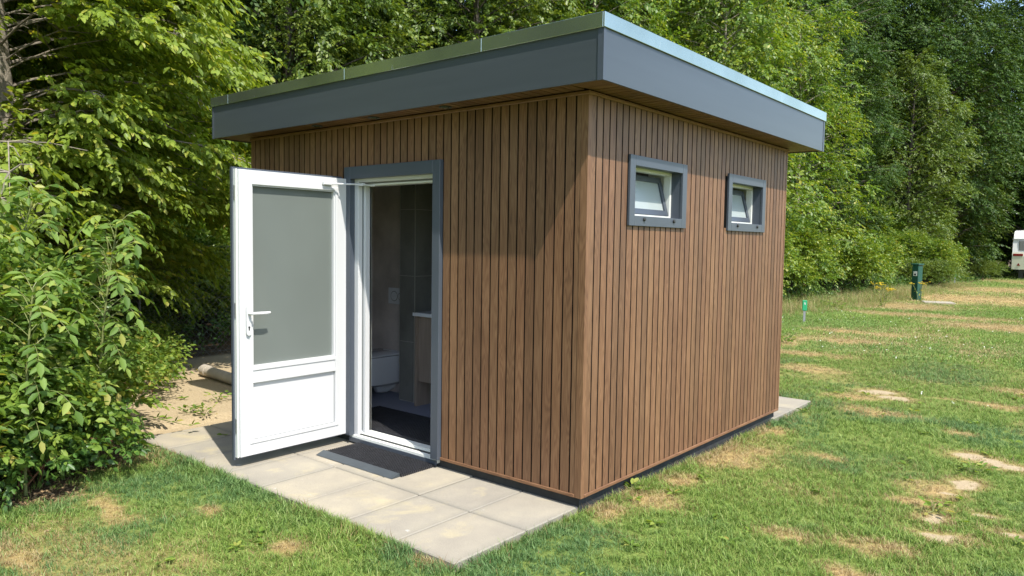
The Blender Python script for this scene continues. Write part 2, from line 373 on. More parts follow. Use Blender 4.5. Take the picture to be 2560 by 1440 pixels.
# worn places: px, py in the photograph, half width, half depth in metres, kind
SPOTS = [(2199, 979, .26, .22, 's'), (2242, 994, .2, .14, 's'), (2179, 1024, .42, .2, 'd'), (2145, 990, .3, .2, 'd'),
    (2452, 1147, .2, .16, 's'), (2512, 1166, .22, .14, 's'), (2396, 1207, .12, .2, 's'), (2325, 1222, .2, .24, 'd'), (2374, 1232, .14, .05, 's'),
    (2336, 1290, .1, .1, 's'), (2460, 1282, .1, .05, 's'), (2362, 1335, .18, .09, 's'), (2530, 1333, .16, .06, 's'), (2175, 1357, .26, .12, 'd'),
    (1961, 1331, .16, .1, 'd'), (2137, 1430, .2, .1, 'd'), (2280, 1250, .2, .12, 'd'), (1819, 1140, .26, .4, 'd'), (1886, 1125, .2, .16, 'd'), (1924, 1072, .22, .2, 'd'),
    (1626, 1244, .22, .18, 'd'), (1519, 1275, .14, .14, 'd'), (1467, 1272, .1, .06, 'd'), (1700, 1200, .16, .16, 'd'), (1780, 1110, .1, .5, 'd'),
    (720, 1360, .1, .09, 'd'), (60, 1400, .28, .1, 'd'), (300, 1262, .3, .08, 'd'), (1070, 1400, .1, .05, 'd'), (520, 1270, .12, .06, 'd'), (2400, 1080, .16, .1, 'd'), (2060, 1140, .14, .1, 'd'),
    (2520, 820, 1.6, 1.0, 'dd'), (2400, 745, 3.0, 2.6, 'dd'), (2110, 850, .7, .5, 'd'), (2250, 765, 1.4, 1.6, 'd'), (2000, 880, .8, .35, 'd'), (2500, 725, 3.5, 2.5, 'd'), (2150, 830, 1.2, .35, 'd'),
    (2020, 920, .5, .3, 'd'), (1980, 850, .3, 1.0, 'd'), (2330, 790, 2.2, .6, 'd'), (2480, 1010, .4, .14, 'd'), (2560, 980, .4, .3, 'd')]
SP = [(*gpt(a, b), c, d, k) for a, b, c, d, k in SPOTS]
def fields(x, y):
    x = np.asarray(x, float); y = np.asarray(y, float)
    dist = np.hypot(x-CAM[0], y-CAM[1])
    n1 = fbm(x, y, 1.3, 0); n2 = fbm(x, y, 0.42, 5); n3 = fbm(x, y, 5.5, 9)
    dry = sstep(0.56, 0.80, n1*0.6+n2*0.45)*0.42 + sstep(0.45, 0.75, n3)*sstep(7, 18, dist)*0.62
    sand = np.zeros_like(x)
    wx = (fbm(x, y, 0.3, 13)-0.5)*0.5; wy = (fbm(x, y, 0.3, 19)-0.5)*0.5
    for sx, sy, a, b, k in SP:
        g = np.maximum(a, b)
        q = np.hypot((x-sx+wx*min(1, g*2.2))/a, (y-sy+wy*min(1, g*2.2))/b)
        v = (1-sstep(0.25, 1.45, q))*(.72+.5*fbm(x, y, .13, 47))
        if k == 's': sand = np.maximum(sand, (1-sstep(.35, 1.05, q))*(.55+.8*fbm(x, y, .09, 53))); dry = np.maximum(dry, (1-sstep(.4, 1.8, q))*.8)
        elif k == 'dd': dry = np.maximum(dry, v)
        else: dry = np.maximum(dry, v*0.92)
    # sandy yard beside the paving, left of the cabin
    e = edge_x(y)
    yard = sstep(-0.98, -0.86, y+0.18*(n2-0.5))*sstep(-3.3, -3.5, x)*(1-sstep(0.3, 1.1, y-3.0))
    sand = np.maximum(sand, yard*1.0)
    sand = np.maximum(sand, sstep(0.05, 0.2, y)*(1-sstep(2.8, 3.3, y))*sstep(-3.3, -3.5, x)*sstep(-7, -6.4, x))
    soil = sstep(-0.02, 0.12, e-x+0.5*(n2-0.5)) * (1-np.where((y > -0.9) & (y < 3.2), sstep(-7.2, -6.4, x), 0))
    tone = np.clip(sstep(0.40, 0.62, fbm(x, y, 0.9, 23)), 0, 1)*(1-0.7*sstep(8, 14, dist))
    return np.clip(dry, 0, 1), np.clip(sand, 0, 1), np.clip(soil, 0, 1), tone
def ground_z(x, y):
    x = np.asarray(x, float); y = np.asarray(y, float)
    z = -0.016+0.036*(fbm(x, y, 2.4, 3)-0.5)
    z = z+0.35*sstep(0.3, 6, edge_x(y)-x)*fbm(x, y, 3, 31)
    inside = (x > -3.66) & (x < 0.04) & (y > -1.03) & (y < 4.06)
    return np.where(inside, -0.05, z)

# ------------------------------------------------------------------ ground
def axis(lo, hi, c0, c1, fine, far):
    a = list(np.arange(c0, c1, fine)); s = fine; v = a[-1]
    while v < hi: s *= 1.13; v += s; a.append(v)
    s = fine; v = a[0]; pre = []
    while v > lo: s *= 1.13; v -= s; pre.append(v)
    return np.array(pre[::-1]+a)
gx = axis(-260, 260, -7.0, 5.5, 0.055, 3); gy = axis(-260, 260, -3.4, 14.0, 0.06, 3)
GX, GY = np.meshgrid(gx, gy, indexing='ij'); GXf, GYf = GX.ravel(), GY.ravel()
Vg = np.column_stack([GXf, GYf, ground_z(GXf, GYf)])
nx, ny = len(gx), len(gy); I = np.arange(nx*ny).reshape(nx, ny)
Lp = np.stack([I[:-1, :-1], I[1:, :-1], I[1:, 1:], I[:-1, 1:]], -1).reshape(-1)
gme = np_mesh('ground', Vg, 4, Lp)
for nm_, arr in zip(('dry', 'sand', 'soil', 'tone'), fields(GXf, GYf)):
    a = gme.attributes.new(nm_, 'FLOAT', 'POINT'); a.data.foreach_set('value', arr.astype(np.float32))
for p in gme.polygons: p.use_smooth = True
ground = link('ground', gme, M['ground']); tag(ground, kind='structure')

# paving: one sheet of concrete slabs, each with a hollowed joint edge
def slab_field():
    bm = bmesh.new(); el = bm.verts.layers.float.new('edge'); rnd = random.Random(3)
    def slab(x0, x1, y0, y1, zt):
        g = 0.004; x0 += g; x1 -= g; y0 += g; y1 -= g; b = 0.006
        ins = [0.0, 0.035, 0.09]
        tx, ty = rnd.uniform(-.002, .002), rnd.uniform(-.002, .002)
        xs = [x0, x0+b, x0+.02, x0+.055, x1-.055, x1-.02, x1-b, x1]; ys = [y0, y0+b, y0+.02, y0+.055, y1-.055, y1-.02, y1-b, y1]
        grid = []
        for i, x in enumerate(xs):
            row = []
            for j, y in enumerate(ys):
                rim = i in (0, 7) or j in (0, 7)
                z = zt-(b if rim else 0)+tx*(i-3.5)/3.5+ty*(j-3.5)/3.5
                v = bm.verts.new((x, y, z)); dd = min(i, 7-i, j, 7-j); v[el] = (1.0, 0.8, 0.45, 0.0)[dd]; row.append(v)
            grid.append(row)
        for i in range(7):
            for j in range(7): bm.faces.new([grid[i][j], grid[i+1][j], grid[i+1][j+1], grid[i][j+1]])
        rim = [grid[i][0] for i in range(8)]+[grid[7][j] for j in range(1, 8)]+[grid[i][7] for i in range(6, -1, -1)]+[grid[0][j] for j in range(6, 0, -1)]
        low = []
        for v in rim:
            w = bm.verts.new((v.co.x, v.co.y, zt-0.045)); w[el] = 1.0; low.append(w)
        n = len(rim)
        for k in range(n): bm.faces.new([rim[k], low[k], low[(k+1) % n], rim[(k+1) % n]])
    xs = [-0.035-0.415*i for i in range(9)]
    for i in range(8):
        slab(xs[i+1], xs[i], -0.445, 0.06, rnd.uniform(-.002, .002))
        slab(xs[i+1], xs[i], -1.0, -0.445, rnd.uniform(-.002, .002))
    for i in range(2):
        slab(-0.5-0.5*(i), 0.0-0.5*i, 3.02, 3.52, 0.0); slab(-0.5-0.5*i, 0.0-0.5*i, 3.52, 4.03, 0.0)
    bmesh.ops.recalc_face_normals(bm, faces=bm.faces)
    me = bpy.data.meshes.new('paving'); bm.to_mesh(me); bm.free(); return me
pav = link('paving', slab_field(), M['paving']); tag(pav, kind='structure')

# ------------------------------------------------------------------ the cabin
cabin = tag(empty('sanitary_cabin', (-W_/2, D_/2, 0)), 'flat roofed toilet cabin clad in upright brown slats with anthracite eaves and open white door', 'cabin')
P_ = 0.07; ZB, ZT = 0.06, 2.371
# door opening and window openings
DX0, DX1, DZ1 = -2.137, -1.135, 2.057
WINS = [(0.436, 1.181), (1.869, 2.600)]; WZ0, WZ1 = 1.636, 2.064
core = MB()
def wall_y(mb, y0, y1, x0, x1, z0, z1, holes):
    """wall slab along x with rectangular holes (hx0,hx1,hz0,hz1)"""
    xs = sorted({x0, x1, *[h[0] for h in holes], *[h[1] for h in holes]})
    for a, b in zip(xs, xs[1:]):
        hs = [h for h in holes if h[0] <= a+1e-6 and h[1] >= b-1e-6]
        if not hs: mb.box(a, b, y0, y1, z0, z1)
        else:
            h = hs[0]
            if h[2] > z0+1e-6: mb.box(a, b, y0, y1, z0, h[2])
            if h[3] < z1-1e-6: mb.box(a, b, y0, y1, h[3], z1)
def wall_x(mb, x0, x1, y0, y1, z0, z1, holes):
    ys = sorted({y0, y1, *[h[0] for h in holes], *[h[1] for h in holes]})
    for a, b in zip(ys, ys[1:]):
        hs = [h for h in holes if h[0] <= a+1e-6 and h[1] >= b-1e-6]
        if not hs: mb.box(x0, x1, a, b, z0, z1)
        else:
            h = hs[0]
            mb.box(x0, x1, a, b, z0, h[2]); mb.box(x0, x1, a, b, h[3], z1)
wh = [(a+.03, b-.03, WZ0+.03, WZ1-.03) for a, b in WINS]
dh = [(DX0+.03, DX1-.03, 0.02, DZ1-.03)]
wall_y(core, 0.0016, 0.10, -W_+.016, -0.03, ZB+.012, ZT, dh)
wall_x(core, -0.10, -0.0016, 0.10, D_-.03, ZB+.012, ZT, wh)
core.box(-W_+.016, -W_+.10, 0.10, D_-.016, ZB+.012, ZT)
core.box(-W_+.10, -0.10, D_-.10, D_-.016, ZB+.012, ZT)
core.box(-0.0295, -0.0016, .0301, .0999, ZB+.012, ZT)
core.build('wall_backing', M['backing'], cabin)
# slats: each groove i sits at a fixed 70 mm pitch from the corner
def slats_front():
    mb = MB(); g = 0.0054
    edges = [-0.083-P_*i for i in range(48)]
    xs = [-0.046]+edges+[-W_+.03]
    for k in range(len(xs)-1):
        a, b = xs[k+1]+g, xs[k]-g*(1 if k else 0.3)
        if b-a < .008: continue
        if a >= DX1-.004 or b <= DX0+.004: mb.box(a, b, 0.0, 0.014, ZB+.020, ZT)
        else:
            mb.box(a, b, 0.0, 0.014, DZ1-.02, ZT)
            if b > DX1: mb.box(DX1-.004, b, 0.0, 0.0138, ZB+.020, DZ1-.02)
            if a < DX0: mb.box(a, DX0+.004, 0.0, 0.0138, ZB+.020, DZ1-.02)
    return mb
def slats_side(x0, x1, wins, sgn):
    mb = MB(); g = 0.0062
    edges = [0.0836+P_*i for i in range(43)]
    ys = [0.0002]+edges+[D_-.02]
    for k in range(len(ys)-1):
        a, b = ys[k]+(g if k else 0), ys[k+1]-g
        ws = [w for w in wins if b > w[0]+.01 and a < w[1]-.01]
        if k == 0: a += .030
        if not ws: mb.box(x0, x1, a, b, ZB+.020, ZT)
        else: mb.box(x0, x1, a, b, ZB+.020, WZ0+.02); mb.box(x0, x1, a, b, WZ1-.02, ZT)
    return mb
slats_front().build('slat_cladding', M['wood_v'], cabin)
slats_side(-0.014, 0.0, WINS, 1).build('slat_cladding', M['wood_v'], cabin)
slats_side(-W_, -W_+.014, [], -1).build('slat_cladding', M['wood_v'], cabin)
bk = MB()
for i in range(47): bk.box(-0.05-P_*(i+1)+.0035, -0.05-P_*i-.0035, D_-.014, D_, ZB+.02, ZT)
bk.build('slat_cladding', M['wood_v'], cabin)
# corner posts and base trims
cp = MB(); cp.prism([(-.045, -.002), (.002, -.002), (.002, .030), (-.012, .030), (-.012, .012), (-.045, .012)], 2, ZB, ZT)
cp.build('corner_post', M['wood_v'], cabin)
cp = MB(); cp.prism([(-.02, D_-.02), (.002, D_-.02), (.002, D_+.002), (-.04, D_+.002), (-.04, D_-.012), (-.02, D_-.012)], 2, ZB, ZT)
cp.build('corner_post', M['wood_v'], cabin)
cp = MB(); cp.prism([(-W_-.002, -.002), (-W_+.032, -.002), (-W_+.032, .012), (-W_+.012, .012), (-W_+.012, .03), (-W_-.002, .03)], 2, ZB, ZT)
cp.build('corner_post', M['wood_v'], cabin)
for a_, b_ in ((DX1-.002, -.045), (-W_+.03, DX0+.002)): MB().box(a_, b_, -.006, .012, ZB, ZB+.019, bev=.002).build('base_trim', M['wood_x'], cabin)
bt = MB(); bt.box(-.012, .006, .030, D_-.021, ZB, ZB+.019, bev=.002); bt.build('base_trim', M['wood_y'], cabin)
st = MB(); st.box(-W_+.03, -0.0, .002, .018, ZT-.03, ZT-.0, bev=.003)
st = MB(); st.box(-W_+.0, .018, -.016, -.0005, ZT-.022, ZT-.001, bev=.004); st.build('top_trim', M['wood_x'], cabin)
st = MB(); st.box(.0005, .016, -.0005, D_, ZT-.022, ZT-.0015, bev=.004); st.build('top_trim', M['wood_y'], cabin)
pl = MB(); pl.box(-W_+.05, -.03, .03, .09, -.12, ZB+.011); pl.box(-.09, -.028, .09, D_-.03, -.12, ZB+.011); pl.box(-W_+.05, -W_+.1, .09, D_-.03, -.12, ZB+.011); pl.box(-W_+.1, -.09, D_-.09, D_-.03, -.12, ZB+.011)
pl.build('plinth', M['plinth'], cabin)
# roof
RX0, RX1, RY0, RY1 = -W_-.273, .219, -.1996, D_+.272; ZF0, ZF1, ZM = 2.3684, 2.6312, 2.708
roof = MB().box(RX0+.03, RX1-.03, RY0+.03, RY1-.03, ZF0+.03, ZM-.03).build('roof', M['backing'], cabin)
def fascia(mb, a, b):
    mb.box(*a, *b)
fs = MB(); fs.box(RX0, RX1-.034, RY0, RY0+.012, ZF0, ZF1+.012); fs.build('fascia_panel', M['anth'], roof)
fs = MB(); fs.box(RX1-.012, RX1, RY0+.020, RY1-.03, ZF0, ZF1+.012); fs.build('fascia_panel', M['anth'], roof)
fs = MB(); fs.box(RX0, RX0+.012, RY0+.012, RY1-.012, ZF0, ZF1+.012); fs.build('fascia_panel', M['anth'], roof)
fs = MB(); fs.box(RX0, RX1, RY1-.012, RY1, ZF0, ZF1+.012); fs.build('fascia_panel', M['anth'], roof)
fc = MB(); fc.prism([(RX1-.033, RY0-.004), (RX1+.003, RY0-.004), (RX1+.003, RY0+.019), (RX1-.012, RY0+.019), (RX1-.012, RY0+.012), (RX1-.033, RY0+.012)], 2, ZF0-.002, ZF1+.012)
fc.build('fascia_corner', M['anth_frame'], roof)
fc = MB(); fc.prism([(RX1-.012, RY1-.029), (RX1+.003, RY1-.029), (RX1+.003, RY1+.003), (RX1-.03, RY1+.003), (RX1-.03, RY1+.0005), (RX1-.012, RY1+.0005)], 2, ZF0-.002, ZF1+.012)
fc.build('fascia_corner', M['anth_frame'], roof)
fc = MB(); fc.prism([(RX0-.003, RY0-.003), (RX0+.022, RY0-.003), (RX0+.022, RY0-.0005), (RX0-.0005, RY0-.0005), (RX0-.0005, RY0+.03), (RX0-.003, RY0+.03)], 2, ZF0-.002, ZF1+.012)
fc.build('fascia_corner', M['anth_frame'], roof)
o = .011
def trim_run(mb, x0, x1, y0, y1):
    mb.box(x0, x1, y0, y1, ZF1, ZM, bev=.0015)
for (a, b) in ((RX0-o, RX0+.27), (RX0+.2706, -1.9), (-1.8994, -0.62), (-0.6194, RX1-.0005)):
    tb = MB(); tb.box(a, b, RY0-o, RY0+.0, ZF1, ZM, bev=.0015); tb.box(a, b, RY0, RY0+.06, ZM-.004, ZM); tb.build('edge_trim', M['metal'], roof)
for (a, b) in ((RY0-o, 2.3), (2.3006, RY1+o)):
    tb = MB(); tb.box(RX1, RX1+o, a, b, ZF1, ZM, bev=.0015); tb.box(RX1-.06, RX1, a+o+.001, b, ZM-.005, ZM-.0005); tb.build('edge_trim', M['metal'], roof)
tb = MB(); tb.box(RX0-o, RX0, RY0+.0005, RY1+o, ZF1, ZM); tb.build('edge_trim', M['metal'], roof)
tb = MB(); tb.box(RX0, RX1-.0005, RY1, RY1+o, ZF1, ZM); tb.build('edge_trim', M['metal'], roof)
# soffit boards
sf = MB(); k = 0; x = RX1-.25
while x > -W_-.25:
    sf.box(x-.061, x, RY0+.012, -.0005, ZF0+.008, ZF0+.02); x -= .07
sf.build('soffit', M['wood_y'], cabin)
sf = MB(); y = -0.03
while y < D_+.25:
    sf.box(.0005, RX1-.012, y, y+.061, ZF0+.008, ZF0+.02); y += .07
sf.prism([(RX1-.012, RY0+.012), (RX1-.012, -.034), (.0005, -.034), (-.025, RY0+.012)], 2, ZF0+.0078, ZF0+.02)
sf.build('soffit', M['wood_x'], cabin)
sf = MB(); sf.box(RX0+.012, -W_, -.0, RY1-.012, ZF0+.008, ZF0+.02); sf.box(-W_, RX1-.012, D_+.001, RY1-.012, ZF0+.0085, ZF0+.02); sf.build('soffit', M['wood_x'], cabin)
sf = MB(); sf.box(RX0+.012, RX1-.012, RY0+.012, RY0+.030, ZF0+.001, ZF0+.0078); sf.box(RX1-.030, RX1-.012, RY0+.0305, RY1-.012, ZF0+.001, ZF0+.0076); sf.build('soffit_trim', M['wood_x'], cabin)
for xx in (-1.035, -1.735, -2.39):
    d = MB().lathe([(.0, -.005), (.041, -.005), (.041, .0), (.030, .003), (.0, .003)], (xx, -.085, ZF0+.006), 24).build('downlight', M['anth_frame'], cabin, smooth=30)
    MB().lathe([(0, -.002), (.022, -.002), (.022, .001), (0, .001)], (xx, -.085, ZF0), 20).build('lamp', M['lamp_glass'], d)

# door frame (anthracite casing, white inner frame)
df = MB(); y0, y1 = -.030, .016
df.box(DX1-.070, DX1, y0, y1, .062, DZ1, bev=.002); df.box(DX0, DX0+.070, y0, y1, .062, DZ1, bev=.002); df.box(DX0+.0702, DX1-.0702, y0, y1, DZ1-.088, DZ1, bev=.002)
dframe = df.build('door_frame', M['anth_frame'], cabin)
wf = MB(); a, b = DX0+.035, DX1-.035
wf.box(a, a+.075, .0165, .09, .062, DZ1-.04, bev=.002); wf.box(b-.075, b, .0165, .09, .062, DZ1-.04, bev=.002); wf.box(a+.075, b-.075, .0165, .09, 1.945, DZ1-.04, bev=.002)
wf.box(a+.075, a+.105, .060, .115, .062, 1.945); wf.box(b-.105, b-.075, .060, .115, .062, 1.945); wf.box(a+.105, b-.105, .060, .115, 1.918, 1.9448)
wf.build('jamb', M['white'], dframe)
gs = MB(); gs.box(a+.0752, a+.082, .052, .0598, .10, 1.944); gs.box(a+.0752, b-.0752, .052, .0598, 1.936, 1.9445); gs.build('gasket', M['gasket'], dframe)
sl_ = MB(); sl_.prism([(.002, .028), (.115, .028), (.115, .092), (.062, .088), (.058, .072), (.004, .062)], 0, a+.001, b-.001); sl_.build('threshold', M['white_soft'], dframe)
sg = MB(); sg.box(a, b, -.006, .0015, .014, .046); sg.build('sill_drip', M['anth_frame'], dframe)
for z in (1.60, 1.03, .27): MB().box(b-.1058, b-.1022, .070, .088, z-.07, z+.07).build('strike_plate', M['hinge'], dframe)

# open door leaf at right angles to the wall
leaf = MB(); XI, XO = -2.112, -2.182; YH, YF = -.028, -.887; Z0, Z1 = .072, 1.972
gy0, gy1 = -.795, -.126; gz0, gz1 = .665, 1.880; pz0, pz1 = .172, .560
def frame_x(mb, x0, x1, ya, yb, za, zb, ia, ib, ja, jb, bev=.0):
    mb.box(x0, x1, ya, ia, za, zb, bev=bev); mb.box(x0, x1, ib, yb, za, zb, bev=bev)
    mb.box(x0, x1, ia+.0002, ib-.0002, jb, zb, bev=bev); mb.box(x0, x1, ia+.0002, ib-.0002, za, ja, bev=bev)
frame_x(leaf, XO+.022, XI, YF, YH, Z0, Z1, gy0, gy1, pz0, gz1, .0015)
leaf.box(XO+.022, XI, gy0+.0002, gy1-.0002, pz1, gz0, bev=.0015)
door = leaf.build('door', M['white'], cabin)
of = MB(); frame_x(of, XO, XO+.0215, YF-.022, YH-.004, Z0-.022, Z1+.016, gy0, gy1, pz0, gz1); of.box(XO, XO+.0215, gy0, gy1, pz1, gz0); of.build('outer_leaf', M['anth_frame'], door)
rb = MB(); rb.box(XO+.0225, XO+.052, YF-.012, YF-.0005, Z0-.004, Z1+.003); rb.build('edge_rebate', M['white_soft'], door)
for z in (1.82, 1.05, .28): MB().box(XO+.030, XO+.044, YF-.0145, YF-.0118, z-.05, z+.05).build('lock_keep', M['hinge'], door)
MB().box(XI-.045, XI-.030, gy0+.0004, gy1-.0004, gz0+.0004, gz1-.0004).build('pane', M['door_glass'], door)
bd = MB(); frame_x(bd, XI-.0298, XI-.006, gy0+.0003, gy1-.0003, gz0+.0003, gz1-.0003, gy0+.010, gy1-.010, gz0+.010, gz1-.010)
bd.build('glazing_bead', M['white'], door)
bd = MB(); frame_x(bd, XI-.0001, XI+.006, gy0-.024, gy1+.024, pz0-.022, gz1+.022, gy0+.001, gy1-.001, pz0+.001, gz1-.001, .002); bd.box(XI-.0001, XI+.006, gy0+.0012, gy1-.0012, pz1-.001, pz1+.022, bev=.002); bd.box(XI-.0001, XI+.006, gy0+.0012, gy1-.0012, gz0-.022, gz0+.001, bev=.002)
bd.build('raised_bead', M['white'], door)
MB().box(XI-.045, XI-.014, gy0+.0004, gy1-.0004, pz0+.0004, pz1-.0004).build('lower_panel', M['white'], door)
gk = MB(); frame_x(gk, XI-.0138, XI-.0125, gy0+.0004, gy1-.0004, pz0+.0004, pz1-.0004, gy0+.0012, gy1-.004, pz0+.004, pz1-.001); gk.build('panel_seal', M['gasket'], door)
# handle
hy, hz = -.829, 1.030
hp = MB(); pts = []
for s_, zc in ((1, 1.088-.019), (-1, .882+.019)):
    for t in range(9):
        an = (math.pi*t/8) if s_ > 0 else (math.pi+math.pi*t/8)
        pts.append((hy+.017*math.cos(an), zc+.019*math.sin(an)))
hp.prism(pts, 0, XI+.0062, XI+.0165)
handle = hp.build('handle_plate', M['white'], door, smooth=40)
lv = MB(); lv.tube([(XI+.016, hy, hz), (XI+.040, hy, hz), (XI+.050, hy+.006, hz), (XI+.052, hy+.02, hz), (XI+.052, hy+.06, hz-.001), (XI+.052, hy+.10, hz-.002), (XI+.050, hy+.135, hz)], [.011, .010, .010, .010, .011, .011, .008], 12)
lv.build('handle', M['white'], door, smooth=50)
MB().box(XI+.0166, XI+.0176, hy-.004, hy+.004, .917, .936).box(XI+.0166, XI+.0186, hy-.0065, hy+.0065, .932, .944, bev=.002).build('keyhole', M['black'], door)
hg = MB(); hg.tube([(XO+.012, YH+.003, 1.75), (XO+.012, YH+.003, 1.85)], .008, 10)
hg.build('hinge', M['hinge'], door)
# door stay
ds = MB(); zs = 1.925
ds.box(XI+.0062, XI+.028, -.245, -.165, zs-.010, zs+.012, bev=.003)
stay = ds.build('door_stay', M['white'], cabin)
sa = MB(); sa.tube([(XI+.02, -.18, zs), (-1.99, .010, zs+.004)], .006, 8); sa.box(-2.005, -1.955, -.002, .022, zs-.008, zs+.012, bev=.002); sa.tube([(-1.975, .012, zs+.002), (-1.90, .045, zs-.006)], .005, 8); sa.box(-1.91, -1.87, .034, .054, zs-.012, zs+.003, bev=.002)
sa.build('stay_arm', M['white'], stay)
MB().box(-1.90, -1.28, .045, .0515, 1.921, 1.932).build('stay_rail', M['white_soft'], stay)

# windows
for (a, b) in WINS:
    fr = MB(); x0, x1 = .0002, .017; t = .062
    fr.box(x0, x1, a, a+t, WZ0, WZ1, bev=.0015); fr.box(x0, x1, b-t, b, WZ0, WZ1, bev=.0015); fr.box(x0, x1, a+t+.0004, b-t-.0004, WZ1-t, WZ1, bev=.0015); fr.box(x0, x1, a+t+.0004, b-t-.0004, WZ0, WZ0+t, bev=.0015)
    win = fr.build('window', M['anth_frame'], cabin)
    rv = MB(); x0, x1 = -.070, -.0002; t2 = t-.004; 
    rv.box(x0, x1, a+t2-.02, a+t2, WZ0+t2-.02, WZ1-t2+.02); rv.box(x0, x1, b-t2, b-t2+.02, WZ0+t2-.02, WZ1-t2+.02)
    rv.box(x0, x1, a+t2+.0004, b-t2-.0004, WZ1-t2, WZ1-t2+.02); rv.box(x0, x1, a+t2+.0004, b-t2-.0004, WZ0+t2-.02, WZ0+t2)
    rv.build('reveal', M['anth_frame'], win)
    ya, yb, za, zb = a+t2, b-t2, WZ0+t2, WZ1-t2
    ff = MB(); x0, x1 = -.120, -.0708; f = .020
    ff.box(x0, x1, ya-.012, ya+f, za-.012, zb+.012, bev=.001); ff.box(x0, x1, yb-f, yb+.012, za-.012, zb+.012, bev=.001); ff.box(x0, x1, ya+f+.0003, yb-f-.0003, zb-f, zb+.012); ff.box(x0, x1, ya+f+.0003, yb-f-.0003, za-.012, za+f)
    ff.build('frame', M['white_soft'], win)
    # sash hinged at the bottom and tilted inwards
    mt = Matrix.Translation((-.074, 0, za+f+.004)) @ Matrix.Rotation(R(-15), 4, 'Y')
    ss = MB(); h = zb-za-2*f-.006; w0, w1 = ya+f+.002, yb-f-.003; s_ = .036
    ss.box(-.045, 0, w0, w0+s_, 0, h, m=mt); ss.box(-.045, 0, w1-s_, w1, 0, h, m=mt); ss.box(-.045, 0, w0+s_+.0003, w1-s_-.0003, 0, s_, m=mt); ss.box(-.045, 0, w0+s_+.0003, w1-s_-.0003, h-s_, h, m=mt)
    ss.build('sash', M['anth_frame'], win)
    MB().box(-.030, -.012, w0+s_+.0004, w1-s_-.0004, s_+.0004, h-s_-.0004, m=mt).build('pane', M['win_glass'], win)
    for yy in (a+.175, a+.565):
        MB().lathe([(0, 0), (.012, 0), (.012, .006), (.010, .010), (0, .011)], (0, 0, 0), 14, m=Matrix.Translation((.0172, yy, WZ0+.042)) @ Matrix.Rotation(R(90), 4, 'Y')).build('drain_cap', M['black'], win)
# the room
rw = MB(); wall_y(rw, .1002, .1168, -W_+.1362, -.2605, .0805, 2.299, [(DX0+.14, DX1-.14, .02, 1.918)]); rw.build('inner_wall', M['white_soft'], cabin)
MB().box(-W_+.105, -.105, .118, 1.6, .050, .080).build('inner_floor', M['vinyl'], cabin)
MB().box(-W_+.10, -.10, .10, D_-.10, 2.30, 2.33).build('inner_ceiling', M['white_soft'], cabin)
rw = MB(); rw.box(-W_+.105, -2.70, 1.22, 1.30, .0805, 2.299); rw.box(-W_+.1005, -W_+.135, .118, 1.2195, .0805, 2.299)
rw.build('inner_wall', M['plaster'], cabin)
rw = MB(); rw.box(-2.30, -.101, 1.30, 1.36, .0805, 2.299); rw.build('inner_wall', M['tile'], cabin)
rw = MB(); wall_x(rw, -.26, -.102, .118, 1.2995, .0805, 2.299, [(WINS[0][0]+.04, WINS[0][1]-.04, WZ0+.04, WZ1-.04)]); wall_x(rw, -.26, -.102, 1.4, 2.95, .0805, 2.299, [(WINS[1][0]+.04, WINS[1][1]-.04, WZ0+.04, WZ1-.04)]); rw.build('inner_wall', M['white_soft'], cabin)
cl = MB(); cl.box(-2.695, -2.60, 1.02, 1.30, .0805, 2.299); cl.box(-2.5995, -2.50, 1.02, 1.2995, .0805, 2.298)
clm = cl.build('pipe_casing', M['tile'], cabin)
gr = MB(); gr.box(-2.502, -2.4955, 1.0155, 1.0225, .0805, 2.299)
gr.box(-2.6965, -2.6935, 1.0175, 1.0225, .0805, 2.299)
for z in (.62, 1.21, 1.80): gr.box(-2.69, -2.503, 1.0188, 1.0202, z, z+.003); gr.box(-2.5002, -2.4992, 1.024, 1.299, z, z+.003); gr.box(-2.30, -.2, 1.2988, 1.3003, z, z+.003)
gr.box(-2.69, -2.503, 1.017, 1.0202, .0805, .086); gr.build('tile_edging', M['tile_trim'], clm)

# ------------------------------------------------------------------ things in and at the cabin
toilet = tag(empty('toilet', (-3.02, 1.21, .45)), 'white wall hung toilet with closed lid seen through the doorway', 'toilet')
def dsec(w, l, n=14):
    """plan outline of a bowl: straight at the wall, rounded at the front"""
    pts = [(w, 0)]
    for i in range(n+1):
        t = math.pi*i/n; pts.append((w*math.copysign(abs(math.cos(t))**0.55, math.cos(t)), -(l-.16)-.16*abs(math.sin(t))**0.8))
    pts.append((-w, 0)); return pts
def loft(mb, secs):
    rings = [[mb.bm.verts.new((x, y, z)) for x, y in p] for p, z in secs]
    n = len(rings[0])
    for a, b in zip(rings, rings[1:]):
        for k in range(n): mb.bm.faces.new([a[k], a[(k+1) % n], b[(k+1) % n], b[k]])
    mb.bm.faces.new(rings[0][::-1]); mb.bm.faces.new(rings[-1]); return mb
bx, by = -3.02, 1.2195
def off(p, dx=bx, dy=by): return [(x+dx, y+dy) for x, y in p]
loft(MB(), [(off(dsec(.10, .30)), .17), (off(dsec(.145, .42)), .20), (off(dsec(.168, .50)), .30), (off(dsec(.182, .53)), .40), (off(dsec(.186, .54)), .452), (off(dsec(.183, .535)), .457)]).build('bowl', M['ceramic'], toilet, smooth=40)
loft(MB(), [(off(dsec(.180, .535)), .462), (off(dsec(.186, .545)), .466), (off(dsec(.186, .545)), .476), (off(dsec(.178, .53)), .482)]).build('lid', M['ceramic'], toilet, smooth=40)
MB().tube([(bx, by-.19, .23), (bx, by-.16, .14), (bx, by-.10, .13), (bx, by-.002, .16)], [.07, .058, .05, .05], 14).build('trap', M['ceramic'], toilet, smooth=50)
MB().tube([(bx-.09, by-.03, .472), (bx+.09, by-.03, .472)], .014, 10).build('hinge_bar', M['ceramic'], toilet, smooth=50)
